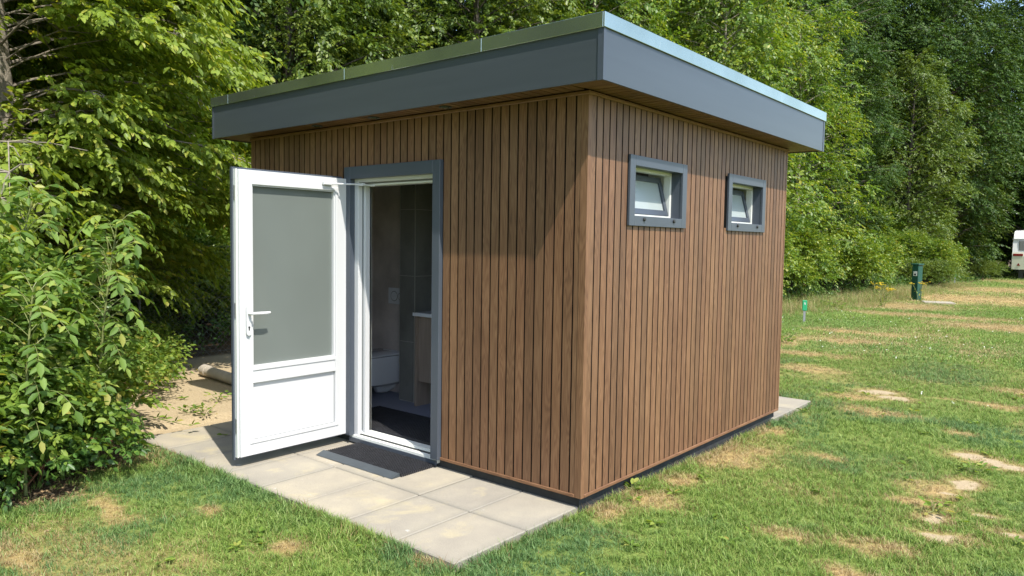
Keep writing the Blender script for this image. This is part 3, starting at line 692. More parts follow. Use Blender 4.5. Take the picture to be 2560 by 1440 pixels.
fp = tag(empty('flush_plate', (-2.95, 1.215, 1.0)), 'white flush plate with two round buttons on the dark wall above the toilet', 'flush plate')
MB().box(-3.07, -2.825, 1.206, 1.2195, .925, 1.078, bev=.003).build('plate', M['ceramic'], fp)
for cx_, rr in ((-2.985, .048), (-2.895, .036)):
    mtx = Matrix.Translation((cx_, 1.2055, 1.0)) @ Matrix.Rotation(R(90), 4, 'X')
    MB().lathe([(rr-.004, -.0002), (rr, -.0002), (rr, .0006), (rr-.004, .0006)], (0, 0, 0), 28, m=mtx).build('button_ring', M['gasket'], fp)
    MB().lathe([(0, 0), (rr-.005, 0), (rr-.006, .003), (0, .003)], (0, 0, 0), 28, m=mtx).build('button', M['ceramic'], fp)
vn = tag(empty('vanity_unit', (-2.0, 1.1, .08)), 'pale oak washbasin cabinet with white top just inside the doorway', 'cabinet')
MB().box(-2.40, -2.375, .93, 1.2985, .0805, .872).build('side_panel', M['cabinet'], vn)
MB().box(-2.374, -1.75, .955, 1.298, .30, .868, bev=.002).build('drawer_unit', M['cabinet'], vn)
MB().box(-2.415, -1.74, .915, 1.2988, .873, .905, bev=.003).build('basin_top', M['ceramic'], vn)
def rubber_mat(name, x0, x1, y0, y1, z, pitch, label, ramp_=False):
    o = tag(empty(name, ((x0+x1)/2, (y0+y1)/2, z)), label, 'door mat')
    g = MB(); h = .020
    ys = np.arange(y0, y1, pitch)
    for yy in ys: g.box(x0, x1, yy, yy+pitch*.42, z, z+h)
    xs = np.arange(x0, x1-.003, pitch*.9)
    for xx in xs: g.box(xx, xx+pitch*.38, y0+.0005, y1-.006, z+.001, z+h-.006)
    for yy in ys:
        for xx in xs[::1]: g.box(xx+.0006, xx+pitch*.38-.0006, yy-.0006, yy+pitch*.42+.0006, z+h-.002, z+h+.003)
    g.build('mat_grid', M['rubber'], o)
    return o
mt_ = rubber_mat('door_mat', -1.985, -1.185, -.300, -.012, .002, .0165, 'black rubber grid mat with grey ramp strip on the slabs before the door', True)
rs_ = MB(); rs_.prism([(-.372, .003), (-.303, .003), (-.303, .024), (-.309, .025)], 0, -2.005, -1.200); rs_.build('ramp_strip', M['ramp_alu'], mt_)
rubber_mat('door_mat', -2.55, -1.27, .135, .66, .081, .018, 'black rubber grid mat on the floor inside the doorway')

# ------------------------------------------------------------------ leaves
def unit(v): return v/np.maximum(np.linalg.norm(v, axis=-1, keepdims=True), 1e-9)
def leaf_verts(P, D, Nn, L, Wd, near=True):
    D = unit(D); S = unit(np.cross(D, Nn)); Nn = np.cross(S, D); L = L[:, None]; Wd = Wd[:, None]; n = len(P)
    if near:
        A = P; B1 = P+D*L*.28-S*Wd*.46+Nn*L*.05; B2 = P+D*L*.66-S*Wd*.40+Nn*L*.02; T = P+D*L-Nn*L*.12
        C2 = P+D*L*.66+S*Wd*.40+Nn*L*.02; C1 = P+D*L*.28+S*Wd*.46+Nn*L*.05
        V = np.stack([A, B1, B2, T, C2, C1], 1).reshape(-1, 3)
        b = np.arange(n)[:, None]*6
        F = (b+np.array([0, 1, 2, 3, 0, 3, 4, 5])[None]).reshape(-1)
        return V, F, 4
    A = P; B = P+D*L*.5-S*Wd*.5; T = P+D*L-Nn*L*.1; C = P+D*L*.5+S*Wd*.5
    V = np.stack([A, B, T, C], 1).reshape(-1, 3); b = np.arange(n)[:, None]*4
    F = (b+np.array([0, 1, 2, 0, 2, 3])[None]).reshape(-1)
    return V, F, 3
def sprays(rs, O, Dm, n, ln, L, near=True, droop=.35, flat=.35, ang=50, jit=.25, hang=.42):
    """O (s,3) spray roots, Dm (s,3) directions -> n leaves on every spray twig"""
    s = len(O); Dm = unit(Dm); up = np.tile([0, 0, 1.0], (s, 1))+rs.normal(0, flat, (s, 3))
    S = unit(np.cross(Dm, up)); U = unit(np.cross(S, Dm)); ln = ln*rs.uniform(.6, 1.25, (s, 1, 1))
    t = (np.arange(n)+rs.uniform(.2, .8, (s, n)))/n; t = t[..., None]
    sd = np.where(np.arange(n) % 2, 1.0, -1.0)[None, :, None]
    P = O[:, None]+Dm[:, None]*ln*t-np.array([0, 0, 1.0])*droop*ln*t*t+S[:, None]*sd*ln*.02
    a = R(ang)*(1-.45*t)
    LD = Dm[:, None]*np.cos(a)+S[:, None]*sd*np.sin(a)-np.array([0, 0, 1.0])*(droop*t+hang)
    LD = LD+rs.normal(0, jit, LD.shape); NN = U[:, None]+rs.normal(0, jit*1.3, LD.shape)
    LL = L*rs.uniform(.6, 1.15, (s*n,))*(1-.25*t.reshape(-1))
    return leaf_verts(P.reshape(-1, 3), LD.reshape(-1, 3), NN.reshape(-1, 3), LL, LL*rs.uniform(.48, .62, s*n), near)
def leaf_mesh(name, parts):
    Vs, Fs, o, k = [], [], 0, parts[0][2]
    for V, F, kk in parts: Vs.append(V); Fs.append(F+o); o += len(V)
    return np_mesh(name, np.concatenate(Vs), k, np.concatenate(Fs))
def bezier(a, b, c, n=8):
    t = np.linspace(0, 1, n)[:, None]; return (1-t)**2*a+2*t*(1-t)*b+t*t*c
def make_tree(seed, H, rad, z0, nb, sp_per, nleaf, L, trunk_r, near=False, lean=(0, 0), rprof=None, spray_len=.5, droop=.4, filt=None, limb_r=.2, spread=.3, zmin=.1, vs=.55):
    """returns (trunk mesh builder, leaf mesh) in local coordinates, base at 0"""
    rs = np.random.RandomState(seed); mb = MB()
    tp = [Vector((lean[0]*t*t+.12*math.sin(3.1*t+seed)*t, lean[1]*t*t+.12*math.cos(2.3*t+seed)*t, H*.93*t)) for t in np.linspace(0, 1, 11)]
    tr = [trunk_r*(1.25 if i == 0 else 1)*(1-.86*(i/10)**.9) for i in range(11)]
    mb.tube(tp, tr, 12)
    TP = np.array([list(p) for p in tp]); O, Dm = [], []
    for k in range(nb):
        t = (k+rs.rand())/nb; zt = z0+(H-z0)*t**.9; th = 2.399963*k+rs.uniform(-.9, .9)
        rr = (rprof(t) if rprof else math.sin(math.pi*min(1, .18+.80*t))**.7)*rad*rs.uniform(.72, 1.12)
        base = np.array([np.interp(max(zt-rr*.35, .4*z0), TP[:, 2], TP[:, i]) for i in range(3)]); base[2] = max(zt-rr*.35, .4*z0)
        out = np.array([math.cos(th), math.sin(th), 0])
        tip = np.array([np.interp(zt, TP[:, 2], TP[:, 0]), np.interp(zt, TP[:, 2], TP[:, 1]), zt])+out*rr+np.array([0, 0, rs.uniform(-.12, .12)*rr])
        tip[2] = max(tip[2], .5)
        if filt is not None and not filt(tip): continue
        C = bezier(base, base+out*rr*.5+np.array([0, 0, rr*.42]), tip)
        br = trunk_r*limb_r*(1-.5*t)
        mb.tube([Vector(c) for c in C], [br*(1-.85*i/7) for i in range(8)], 6, cap=False)
        m = max(3, int(sp_per*(.4+.6*rr/rad))); tt = 1-rs.rand(m)**1.5*.85
        idx = tt*7; i0 = np.clip(idx.astype(int), 0, 6); fr = (idx-i0)[:, None]
        P = C[i0]*(1-fr)+C[i0+1]*fr; d = unit(C[i0+1]-C[i0])
        side = np.cross(d, [0, 0, 1.0]); w = spread*rr*(1.25-tt)[:, None]
        lat = rs.uniform(-1, 1, (m, 1)); P = P+side*lat*w*1.6+np.array([0, 0, 1.0])*rs.normal(0, vs, (m, 1))*w+out*rs.normal(0, .4, (m, 1))*w
        dd = d*.5+side*lat*.8+out*.4+rs.normal(0, .45, (m, 3))
        P[:, 2] = np.maximum(P[:, 2], zmin)
        O.append(P); Dm.append(dd)
    O = np.concatenate(O); Dm = np.concatenate(Dm)
    lm = leaf_mesh('crown', [sprays(rs, O, Dm, nleaf, spray_len, L, near, droop)])
    return mb, lm, O
def bush_leaves(rs, blobs, count, nleaf, L, near=True, ln=.3, droop=.3, flat=.4, up=.35, zmin=.03, jit=.3):
    """blobs (cx,cy,cz,rx,ry,rz): sprays in their shells"""
    B = np.array(blobs, float); vol = (B[:, 3]*B[:, 4]+B[:, 3]*B[:, 5]+B[:, 4]*B[:, 5]); pick = rs.choice(len(B), count, p=vol/vol.sum()); b = B[pick]
    d = unit(rs.normal(0, 1, (count, 3))); d[:, 2] = np.where(d[:, 2] < -.3, -d[:, 2], d[:, 2])
    r = 1-np.abs(rs.normal(0, .22, (count, 1))); O = b[:, :3]+d*b[:, 3:]*np.clip(r, .1, 1.1)
    O[:, 2] = np.maximum(O[:, 2], zmin)
    return sprays(rs, O, d+np.array([0, 0, up])+rs.normal(0, .35, (count, 3)), nleaf, ln, L, near, droop, flat, jit=jit), O

# -------- the big hornbeam by the yard: layered drooping boughs, trunk seen at the frame's edge
def hornbeam():
    root = tag(empty('hornbeam_tree', (-6.34, -.88, -.03)), 'large bright green tree with pale leaning trunk and layered drooping boughs beside the sandy yard', 'tree')
    rs = np.random.RandomState(11); mb = MB()
    tp = [Vector((.04*math.sin(z*.9)-.035*z+.08, .03*math.cos(z*.7)-.03*z, z)) for z in np.linspace(0, 8.5, 14)]
    mb.tube(tp, [.128-.006*i for i in range(14)], 16)
    O, Dm = [], []
    TP = np.array([list(p) for p in tp])
    nb = 250
    for k in range(nb):
        t = (k+rs.rand())/nb; z = 1.2+7.0*t; th = 2.399963*k+rs.uniform(-.4, .4)
        dz_ = (th-math.atan2(CAM[1]+.84, CAM[0]+6.29)+math.pi) % (2*math.pi)-math.pi
        if 2.6 < z < 4.4 and abs(dz_) < .25: continue
        full = float(np.interp(z, [.9, 2.0, 3.2, 4.5, 6.0, 8.2], [2.1, 2.6, 2.95, 2.25, 1.35, .5]))
        rr = full*rs.uniform(.75, 1.08)
        out = np.array([math.cos(th), math.sin(th), 0]); b = np.array([np.interp(z, TP[:, 2], TP[:, 0]), np.interp(z, TP[:, 2], TP[:, 1]), z-rr*.12])
        # boughs shortened where their shadow would fall on the yard, to keep it sunlit
        tip = b+out*rr+np.array([0, 0, rs.uniform(-.25, .16)*rr]); tip[2] = max(tip[2], .35)
        for _ in range(14):
            sx_ = -6.29+tip[0]-.612*tip[2]; sy_ = -.84+tip[1]+.214*tip[2]
            if -6.3 < sx_ < -3.0 and -1.15 < sy_ < 1.5 and tip[2] < 3.6: rr *= .88; tip = b+out*rr+np.array([0, 0, .05*rr])
            else: break
        if rr < .35: continue
        C = bezier(b, b+out*rr*.5+np.array([0, 0, rr*.30]), tip, 10); br = .017*(1-.4*t)*rs.uniform(.6, 1.3)
        mb.tube([Vector(c) for c in C], [br*(1-.8*i/9) for i in range(10)], 6, cap=False)
        m = int(72*rr/3)+6; tt = 1-rs.rand(m)**1.15*.84
        idx = tt*9; i0 = np.clip(idx.astype(int), 0, 8); fr = (idx-i0)[:, None]; P = C[i0]*(1-fr)+C[i0+1]*fr; d = unit(C[i0+1]-C[i0])
        side = np.cross(d, [0, 0, 1.0]); lat = rs.uniform(-1, 1, (m, 1)); w = .34*rr*(1.3-tt)[:, None]
        P = P+side*lat*w+np.array([0, 0, 1.0])*rs.normal(0, .045, (m, 1))
        for j in range(0, m, 6):
            a_ = C[i0[j]]; mb.tube([Vector(a_), Vector((a_+P[j])/2+np.array([0, 0, .03])), Vector(P[j])], [.008, .005, .003], 4, cap=False)
        O.append(P); Dm.append(d*.7+side*lat*.8+rs.normal(0, .16, (m, 3)))
    O = np.concatenate(O); Dm = np.concatenate(Dm)
    # keep a window open around the upper trunk on the camera side
    cl = np.array([CAM[0]+6.29, CAM[1]+.84]); cl = cl/np.linalg.norm(cl); q = O[:, :2]@cl; lt = O[:, 0]*cl[1]-O[:, 1]*cl[0]
    keep = ~((np.abs(lt-.05) < .26) & (q > -.1) & (O[:, 2] > 2.75)) | (rs.rand(len(O)) < .15)
    sh = O+np.array([-6.29, -.84, 0]); shx = sh[:, 0]-.612*sh[:, 2]; shy = sh[:, 1]+.214*sh[:, 2]
    keep &= ~((shx > -6.2) & (shx < -3.0) & (shy > -1.0) & (shy < 1.3) & (rs.rand(len(O)) > .12)) | (O[:, 2] > 3.4)  # sprays that would shade the yard are thinned out
    sx2, sy2 = .944, -.330; al = O[:, 0]*sx2+O[:, 1]*sy2; pe = O[:, 0]*sy2-O[:, 1]*sx2; zc = O[:, 2]-al*1.54
    keep &= ~((np.abs(pe) < .28) & (al > .1) & (zc > 2.9) & (zc < 4.6) & (rs.rand(len(O)) > .1))  # crown opened towards the sun so light reaches the trunk
    O, Dm = O[keep], Dm[keep]
    mb.build('trunk', M['bark'], root, world=False, smooth=60)
    link('crown', leaf_mesh('crown', [sprays(rs, O, Dm, 17, .44, .10, True, .2, .2, jit=.28, hang=.40)]), M['leaf_beam'], root, world=False)
hornbeam()

# -------- the wood: a few kinds of tree, copied
def tree_proto(name, mat, bark, **kw):
    mb, lm, _ = make_tree(**kw)
    root = empty(name); mb.build('trunk', M[bark], root, world=False, smooth=60); link('crown', lm, M[mat], root, world=False); return root
T = {
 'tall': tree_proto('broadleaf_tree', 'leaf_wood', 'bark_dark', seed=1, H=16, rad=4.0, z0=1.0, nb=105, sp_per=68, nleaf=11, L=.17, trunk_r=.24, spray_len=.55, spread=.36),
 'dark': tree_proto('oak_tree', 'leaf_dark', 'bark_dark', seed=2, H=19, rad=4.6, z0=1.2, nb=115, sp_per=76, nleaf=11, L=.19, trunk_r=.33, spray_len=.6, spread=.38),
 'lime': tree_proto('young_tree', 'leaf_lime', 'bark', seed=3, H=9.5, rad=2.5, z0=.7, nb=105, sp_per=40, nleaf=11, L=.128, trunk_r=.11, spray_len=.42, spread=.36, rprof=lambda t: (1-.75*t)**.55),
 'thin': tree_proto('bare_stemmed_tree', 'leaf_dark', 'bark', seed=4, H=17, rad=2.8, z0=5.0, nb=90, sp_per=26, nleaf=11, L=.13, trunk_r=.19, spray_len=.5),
 'shrub': None}
def shrub_proto(name, mat, seed, H, rad, count, L):
    rs = np.random.RandomState(seed); root = empty(name); mb = MB(); blobs = []
    for k in range(14):
        th = k*2.4; rr = rad*rs.uniform(.2, .95); h = H*rs.uniform(.35, .9)
        c = np.array([rr*math.cos(th), rr*math.sin(th), h*.62]); blobs.append((*c, rad*rs.uniform(.22, .42), rad*rs.uniform(.22, .42), h*.34))
        mb.tube([Vector((.05*math.cos(th), .05*math.sin(th), -.1)), Vector((c[0]*.5, c[1]*.5, h*.4)), Vector((c[0], c[1], h*.9))], [.028, .02, .006], 6)
    mb.build('stems', M['bark_dark'], root, world=False, smooth=60)
    p, _ = bush_leaves(rs, blobs, count, 10, L, False, .34, .35)
    link('foliage', leaf_mesh('foliage', [p]), M[mat], root, world=False); return root
T['shrub'] = shrub_proto('shrub', 'leaf_lime', 5, 3.0, 1.5, 3400, .108)
T['low'] = shrub_proto('shrub', 'leaf_wood', 6, 1.6, 1.3, 2400, .075)
used = set()
def put(kind, x, y, s=1.0, rz=0.0, label=None, group=None, cat='tree', sz=None):
    pr = T[kind]; o = pr if kind not in used else copy_tree(pr); used.add(kind)
    o.location = (x, y, float(ground_z(np.array([x]), np.array([y]))[0])-.05); o.rotation_euler = (0, 0, rz); o.scale = (s, s, sz or s)
    for k_ in ('label', 'category', 'group'):
        if k_ in o: del o[k_]
    tag(o, label, cat, group); return o
WG = 'trees of the wood'; HG = 'shrubs along the edge of the wood'
# front row right of the cabin, seen one by one
put('lime', -6.1, 15.5, 1.05, .4, 'bright yellow green young tree rising just behind the far corner of the roof', WG)
put('lime', -5.8, 20.3, .95, 2.0, 'yellow green young tree leaning over the thicket between the cabin and the green pedestal', WG)
put('shrub', -4.9, 13.6, .85, 0, 'rounded green bush touching the cabin wall edge behind the small stake', HG, 'shrub')
put('shrub', -5.0, 17.2, .9, 1.1, 'light green thicket bush beyond the stake with the green number tag', HG, 'shrub')
put('shrub', -4.85, 20.6, .95, 2.3, 'tall light green bush whose foot is in yellow flowers', HG, 'shrub')
put('shrub', -4.7, 23.2, .95, 4.0, 'light green bush just behind the dark green power pedestal', HG, 'shrub')
put('dark', -6.9, 27.6, .55, 1.0, 'mid green tree with dark hollow foot behind the power pedestal', WG)
put('low', -3.7, 29.6, .9, .5, 'low round bush standing free on the dry grass past the pedestal', HG, 'shrub')
put('shrub', -4.3, 31.4, .95, 3.3, 'grey green bush beside the second small green stake', HG, 'shrub')
put('tall', -5.7, 35.0, .66, 2.2, 'leafy tree with boughs hanging to the grass between pedestal and caravan', WG)
put('low', -3.6, 41.5, .8, 1.5, 'dark bush in the shade at the rear corner of the caravan', HG, 'shrub')
put('tall', -5.2, 43.5, .72, .3, 'mid green tree standing just before the caravan', WG)
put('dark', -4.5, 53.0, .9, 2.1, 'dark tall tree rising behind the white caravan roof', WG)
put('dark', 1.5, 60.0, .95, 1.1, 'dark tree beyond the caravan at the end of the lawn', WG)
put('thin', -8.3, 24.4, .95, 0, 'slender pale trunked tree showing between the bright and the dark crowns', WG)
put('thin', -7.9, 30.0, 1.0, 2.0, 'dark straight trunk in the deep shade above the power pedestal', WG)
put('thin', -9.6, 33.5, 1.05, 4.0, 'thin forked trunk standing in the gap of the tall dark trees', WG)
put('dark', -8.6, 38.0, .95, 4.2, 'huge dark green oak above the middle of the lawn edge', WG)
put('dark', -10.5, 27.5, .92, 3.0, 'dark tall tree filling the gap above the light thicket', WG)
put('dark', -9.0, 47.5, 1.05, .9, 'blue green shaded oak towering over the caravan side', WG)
for i, (x, y, s, l) in enumerate([(-6.6, 37.5, 1.5, 'tall bush filling the shade under the middle oak'), (-6.0, 47.0, 1.5, 'tall bush in the dark beside the caravan wall'), (-5.0, 57.5, 1.7, 'bush mass behind the caravan, dark and dense'), (-.5, 58, 1.8, 'bush rising over the caravan roof from behind'), (4.5, 61, 1.9, 'bush at the very end of the lawn beyond the caravan'), (-7.2, 33.0, 1.4, 'broad bush in the shade behind the free standing round bush'), (-7.6, 22.5, 1.5, 'tall bush in the second row behind the power pedestal'), (-7.8, 18.2, 1.5, 'tall bush in the second row over the thicket')]):
    put('shrub', x, y, s, i*1.3, l, HG, 'shrub')
put('dark', -1.5, 47.5, 1.02, 5.0, 'huge dark tree right above the caravan closing the lawn off', WG)
put('dark', 4.0, 50.5, 1.05, 2.6, 'dark tree behind the caravan at the picture edge', WG)
put('dark', -5.5, 40.5, .9, 5.6, 'deep green tree between the hanging boughs and the caravan', WG)
put('tall', 4.5, 55.0, .8, 1.0, 'tree at the end of the lawn beyond the caravan roof', WG)
put('tall', -1.8, 55.5, .8, 3.0, 'mid green tree whose boughs touch the caravan roof', WG)
# behind the cabin
put('tall', -8.4, 8.2, .62, .2, 'green tree behind the cabin roof above the front eaves corner', WG)
put('tall', -9.3, 4.2, .60, 2.7, 'dappled olive green tree above the left end of the metal roof edge', WG)
put('lime', -7.4, 11.2, .98, 1.1, 'maple green young tree peeping over the middle of the roof', WG)
put('dark', -10.6, 11.8, .78, 1.7, 'dark tree top behind the highest corner of the roof', WG)
put('dark', -12.0, 6.2, .80, 3.7, 'dark shaded tree between the hornbeam crown and the roof', WG)
put('tall', -9.0, 15.5, .74, 4.4, 'olive tree with brown dying leaves behind the roof corner', WG)
put('tall', -9.5, 19.5, .78, 5.4, 'dense olive tree above the long metal edge of the roof', WG)
put('dark', -12.5, 21.0, .95, 2.4, 'dark crown high above the right half of the roof', WG)
# left of the cabin, beyond the fence
put('dark', -10.8, 1.2, .72, .5, 'dark tree in the shade beyond the wire fence', WG)
put('dark', -10.2, -3.6, .72, 2.5, 'dark tree behind the pale leaning trunk', WG)
put('shrub', -8.4, 1.7, .70, 0, 'sunlit hazel bush pressed against the wire mesh fence', HG, 'shrub')
put('shrub', -8.7, 3.6, .85, 2.0, 'shaded bush behind the fence next to the open door', HG, 'shrub')
put('shrub', -8.1, -1.4, .80, 3.0, 'bush in the dark gap under the hornbeam boughs', HG, 'shrub')
put('low', -7.4, .2, .62, 1.0, 'low leafy bush at the foot of the wire fence', HG, 'shrub')
put('shrub', -9.8, -.2, 1.5, 1.6, 'tall dark bush closing the gap under the hornbeam crown', HG, 'shrub')
put('shrub', -10.2, 2.4, 1.6, 4.6, 'tall bush deep in the shade beyond the wire fence', HG, 'shrub')
put('shrub', -9.4, -3.0, 1.5, 3.6, 'tall bush behind the ash saplings in the shade of the pale trunk', HG, 'shrub')
put('shrub', -11.0, 5.0, 1.7, 2.6, 'tall bush beyond the fence, hidden mostly by the open door', HG, 'shrub')
rr_ = random.Random(5)
deep = 'tall tree deep in the wood almost hidden by the rows before it'
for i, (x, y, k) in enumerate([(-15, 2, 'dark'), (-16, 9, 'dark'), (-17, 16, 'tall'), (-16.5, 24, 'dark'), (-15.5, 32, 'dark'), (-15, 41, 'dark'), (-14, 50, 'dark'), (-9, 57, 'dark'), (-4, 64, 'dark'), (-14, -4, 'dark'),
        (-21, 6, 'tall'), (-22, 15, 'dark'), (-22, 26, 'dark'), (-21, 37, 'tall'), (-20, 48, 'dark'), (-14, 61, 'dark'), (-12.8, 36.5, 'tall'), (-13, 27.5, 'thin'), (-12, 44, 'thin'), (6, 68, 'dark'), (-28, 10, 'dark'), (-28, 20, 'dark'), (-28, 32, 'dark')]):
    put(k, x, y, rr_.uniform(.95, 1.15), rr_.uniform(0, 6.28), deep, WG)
side = 'wood tree beside the lawn, standing outside the picture'
for x, y, k, s in [(-7.2, -5.3, 'lime', 1.0), (-5.6, -8.6, 'lime', .95), (-9, -7.8, 'lime', 1.1), (-4.6, -15, 'lime', 1.1), (-2.5, -19, 'lime', 1.1), (-7.5, -9.5, 'tall', .6), (-6.4, -12, 'lime', 1.0), (-8.5, -16, 'tall', .7), (-5.5, -20, 'tall', .7), (0, -24, 'tall', .75), (7, -26, 'tall', .75), (-9.6, -10.5, 'dark', .8), (-9, -22, 'dark', .9), (-13, -15, 'dark', 1)]:
    put(k, x, y, s, rr_.uniform(0, 6.28), side, 'trees beside the lawn')

# undergrowth of the wood floor: one mass nobody could count
rs = np.random.RandomState(21)
yy = np.concatenate([rs.uniform(-3.2, 12, 2600), rs.uniform(3, 56, 9000)]); xx = edge_x(yy)-.15-np.abs(rs.normal(0, 1.3, len(yy)))-rs.uniform(0, .5, len(yy))
ok = ~((yy > -.95) & (yy < 3.3) & (xx > -6.9)); xx, yy = xx[ok], yy[ok]
O = np.column_stack([xx, yy, ground_z(xx, yy)+rs.uniform(.02, .45, len(xx))*sstep(0, 1.3, edge_x(yy)-xx)+.03])
ug = link('undergrowth', leaf_mesh('undergrowth', [sprays(rs, O, rs.normal(0, 1, (len(O), 3))+[0, 0, .5], 9, .28, .075, False, .4, .4)]), M['leaf_ivy']); tag(ug, 'dark low plants covering the floor along the wood', 'undergrowth', kind='stuff')

# -------- bramble and ivy thicket at the lawn's near edge
def bramble(name, cx, cy, blobs, count, mat, L, label, seed, canes=8, near=True, ln=.26):
    rs = np.random.RandomState(seed); root = tag(empty(name, (cx, cy, 0)), label, 'shrub', 'bushes of the near thicket')
    mb = MB(); bl = [(cx+b[0], cy+b[1], b[2], b[3], b[4], b[5]) for b in blobs]
    for k in range(canes):
        b = bl[k % len(bl)]; th = rs.uniform(0, 6.28); h = b[2]+b[5]*rs.uniform(.3, .9)
        p0 = Vector((cx+rs.uniform(-.2, .2), cy+rs.uniform(-.2, .2), -.05)); p2 = Vector((b[0]+b[3]*math.cos(th)*.9, b[1]+b[4]*math.sin(th)*.9, max(.1, h*.7))); p1 = (p0+p2)/2+Vector((0, 0, h*.9))
        C = bezier(np.array(p0), np.array(p1), np.array(p2), 9); mb.tube([Vector(c) for c in C], [.006-.0005*i for i in range(9)], 5)
    mb.build('canes', M['cane'], root)
    p, _ = bush_leaves(rs, bl, count, 8, L, near, ln, .3, .35, jit=.32)
    link('foliage', leaf_mesh('foliage', [p]), M[mat], root)
bramble('bramble_bush', -3.66, -1.36, [(0, 0, .33, .40, .36, .36), (-.4, -.3, .6, .5, .45, .6), (.12, -.25, .25, .35, .3, .28), (-.2, .25, .3, .4, .3, .3)], 1150, 'leaf_bramble', .072, 'bramble bush leaning out over the corner of the concrete slabs', 31)
bramble('bramble_bush', -2.98, -1.95, [(0, 0, .38, .4, .42, .42), (-.35, .1, .7, .45, .45, .65), (.1, .25, .25, .28, .3, .28)], 1150, 'leaf_bramble', .072, 'bramble bush with serrated leaves above the ivy at the lawn edge', 32)
bramble('bramble_bush', -2.62, -2.55, [(0, 0, .4, .42, .42, .45), (-.3, -.4, .5, .45, .45, .5), (-.35, .2, .6, .4, .4, .5)], 1150, 'leaf_bramble', .072, 'bramble bush cut by the picture edge at the lawn side', 33)
bramble('ivy_bush', -2.62, -1.92, [(0, 0, .12, .22, .30, .17), (-.2, .4, .14, .25, .25, .2), (-.15, -.35, .12, .25, .25, .18)], 420, 'leaf_ivy', .06, 'low glossy ivy spreading over the bare soil under the brambles', 34, canes=3, ln=.16)
bramble('nettle_bush', -4.9, -.35, [(0, 0, .14, .45, .25, .16), (-.6, .25, .18, .5, .3, .2), (-1.1, .5, .22, .45, .35, .24), (-.3, .1, .25, .2, .2, .25)], 640, 'leaf_bramble', .062, 'low sprawling weeds spilling over the sand by the beige pipe', 35, canes=5)
# leafless-looking weed mass between the ash saplings and the ground
bramble('elder_bush', -4.5, -1.5, [(0, 0, .7, .5, .5, .6), (-.4, -.6, .8, .6, .6, .7), (.1, .2, .35, .4, .35, .35), (-.9, .1, .7, .6, .5, .6)], 760, 'leaf_ivy', .10, 'shaded dark bush filling the gap behind the ash saplings', 36, canes=8)
bramble('elder_bush', -3.9, -2.8, [(0, 0, .9, .6, .6, .8), (-.3, .6, .8, .5, .5, .7)], 560, 'leaf_ivy', .10, 'dark bush behind the brambles below the tree trunk', 37, canes=6)

# -------- ash saplings with compound leaves
def ash(seed, x, y, h, nleaf, label, lean=(0, 0), L=.084, rach=.33):
    rs = np.random.RandomState(seed); root = tag(empty('ash_sapling', (x, y, -.03)), label, 'sapling', 'ash saplings before the thicket')
    mb = MB(); sp = [Vector((lean[0]*t*t, lean[1]*t*t, h*t)) for t in np.linspace(0, 1, 9)]; mb.tube(sp, [.011-.0008*i for i in range(9)], 7)
    P, D, Nn, Ls = [], [], [], []
    for k in range(nleaf):
        t = .34+.66*(k/(nleaf-1)); th = (math.pi/2)*(k//2)+math.pi*(k % 2)+rs.uniform(-.4, .4)
        b = np.array([lean[0]*t*t, lean[1]*t*t, h*t]); out = np.array([math.cos(th), math.sin(th), 0])
        rl = rach*rs.uniform(.75, 1.15)*(1 if t < .9 else .65); el = .35+.5*t
        C = bezier(b, b+out*rl*.55+np.array([0, 0, rl*el]), b+out*rl*1.0+np.array([0, 0, rl*(el-.55)]), 9)
        mb.tube([Vector(c) for c in C], [.0028-.0002*i for i in range(9)], 4, cap=False)
        npair = rs.randint(4, 6)
        for j in range(npair*2+1):
            if j == npair*2: q = C[-1]; d = C[-1]-C[-2]; s_ = 0
            else:
                f_ = .30+.64*(j//2)/(npair-.5); idx = f_*8; i0 = int(idx); q = C[i0]*(1-(idx-i0))+C[min(i0+1, 8)]*(idx-i0); d = C[min(i0+1, 8)]-C[i0]; s_ = 1 if j % 2 else -1
            d = d/np.linalg.norm(d); sd = np.cross(d, [0, 0, 1.0]); sd /= np.linalg.norm(sd)+1e-6; up = np.cross(sd, d)
            P.append(q); D.append(d*(.5 if s_ else 1)+sd*s_*.9-np.array([0, 0, .28])+rs.normal(0, .08, 3)); Nn.append(up+rs.normal(0, .16, 3)); Ls.append(L*rs.uniform(.62, 1.25)*(1 if t > .25 else .9))
    mb.build('stem', M['stem'], root, world=False, smooth=60)
    Ls = np.array(Ls)
    link('foliage', leaf_mesh('foliage', [leaf_verts(np.array(P), np.array(D), np.array(Nn), Ls, Ls*.46, True)]), M['leaf_ash'], root, world=False)
ash(41, -2.95, -1.45, 1.62, 40, 'tallest ash sapling with feathered leaves reaching out over the dark gap', (.12, .1))
ash(42, -2.62, -1.98, 1.25, 35, 'ash sapling with pale green stem above the middle of the brambles', (.05, .05))
ash(43, -2.85, -2.35, 1.75, 45, 'ash sapling at the edge of the picture with large blue green leaves', (.1, .1), .09)
ash(44, -3.5, -1.85, 1.85, 45, 'ash sapling standing behind the two front ones under the boughs', (.1, .2), .088)
ash(45, -3.75, -1.2, 1.45, 37, 'ash sapling above the bramble over the slab corner', (.15, .1), .084)
ash(46, -3.1, -2.75, 1.95, 45, 'ash sapling hidden mostly behind the tall one at the picture edge', (0, .1), .09)
ash(47, -3.3, -1.6, 1.1, 32, 'short ash sapling in the thick of the brambles', (.1, 0), .08)

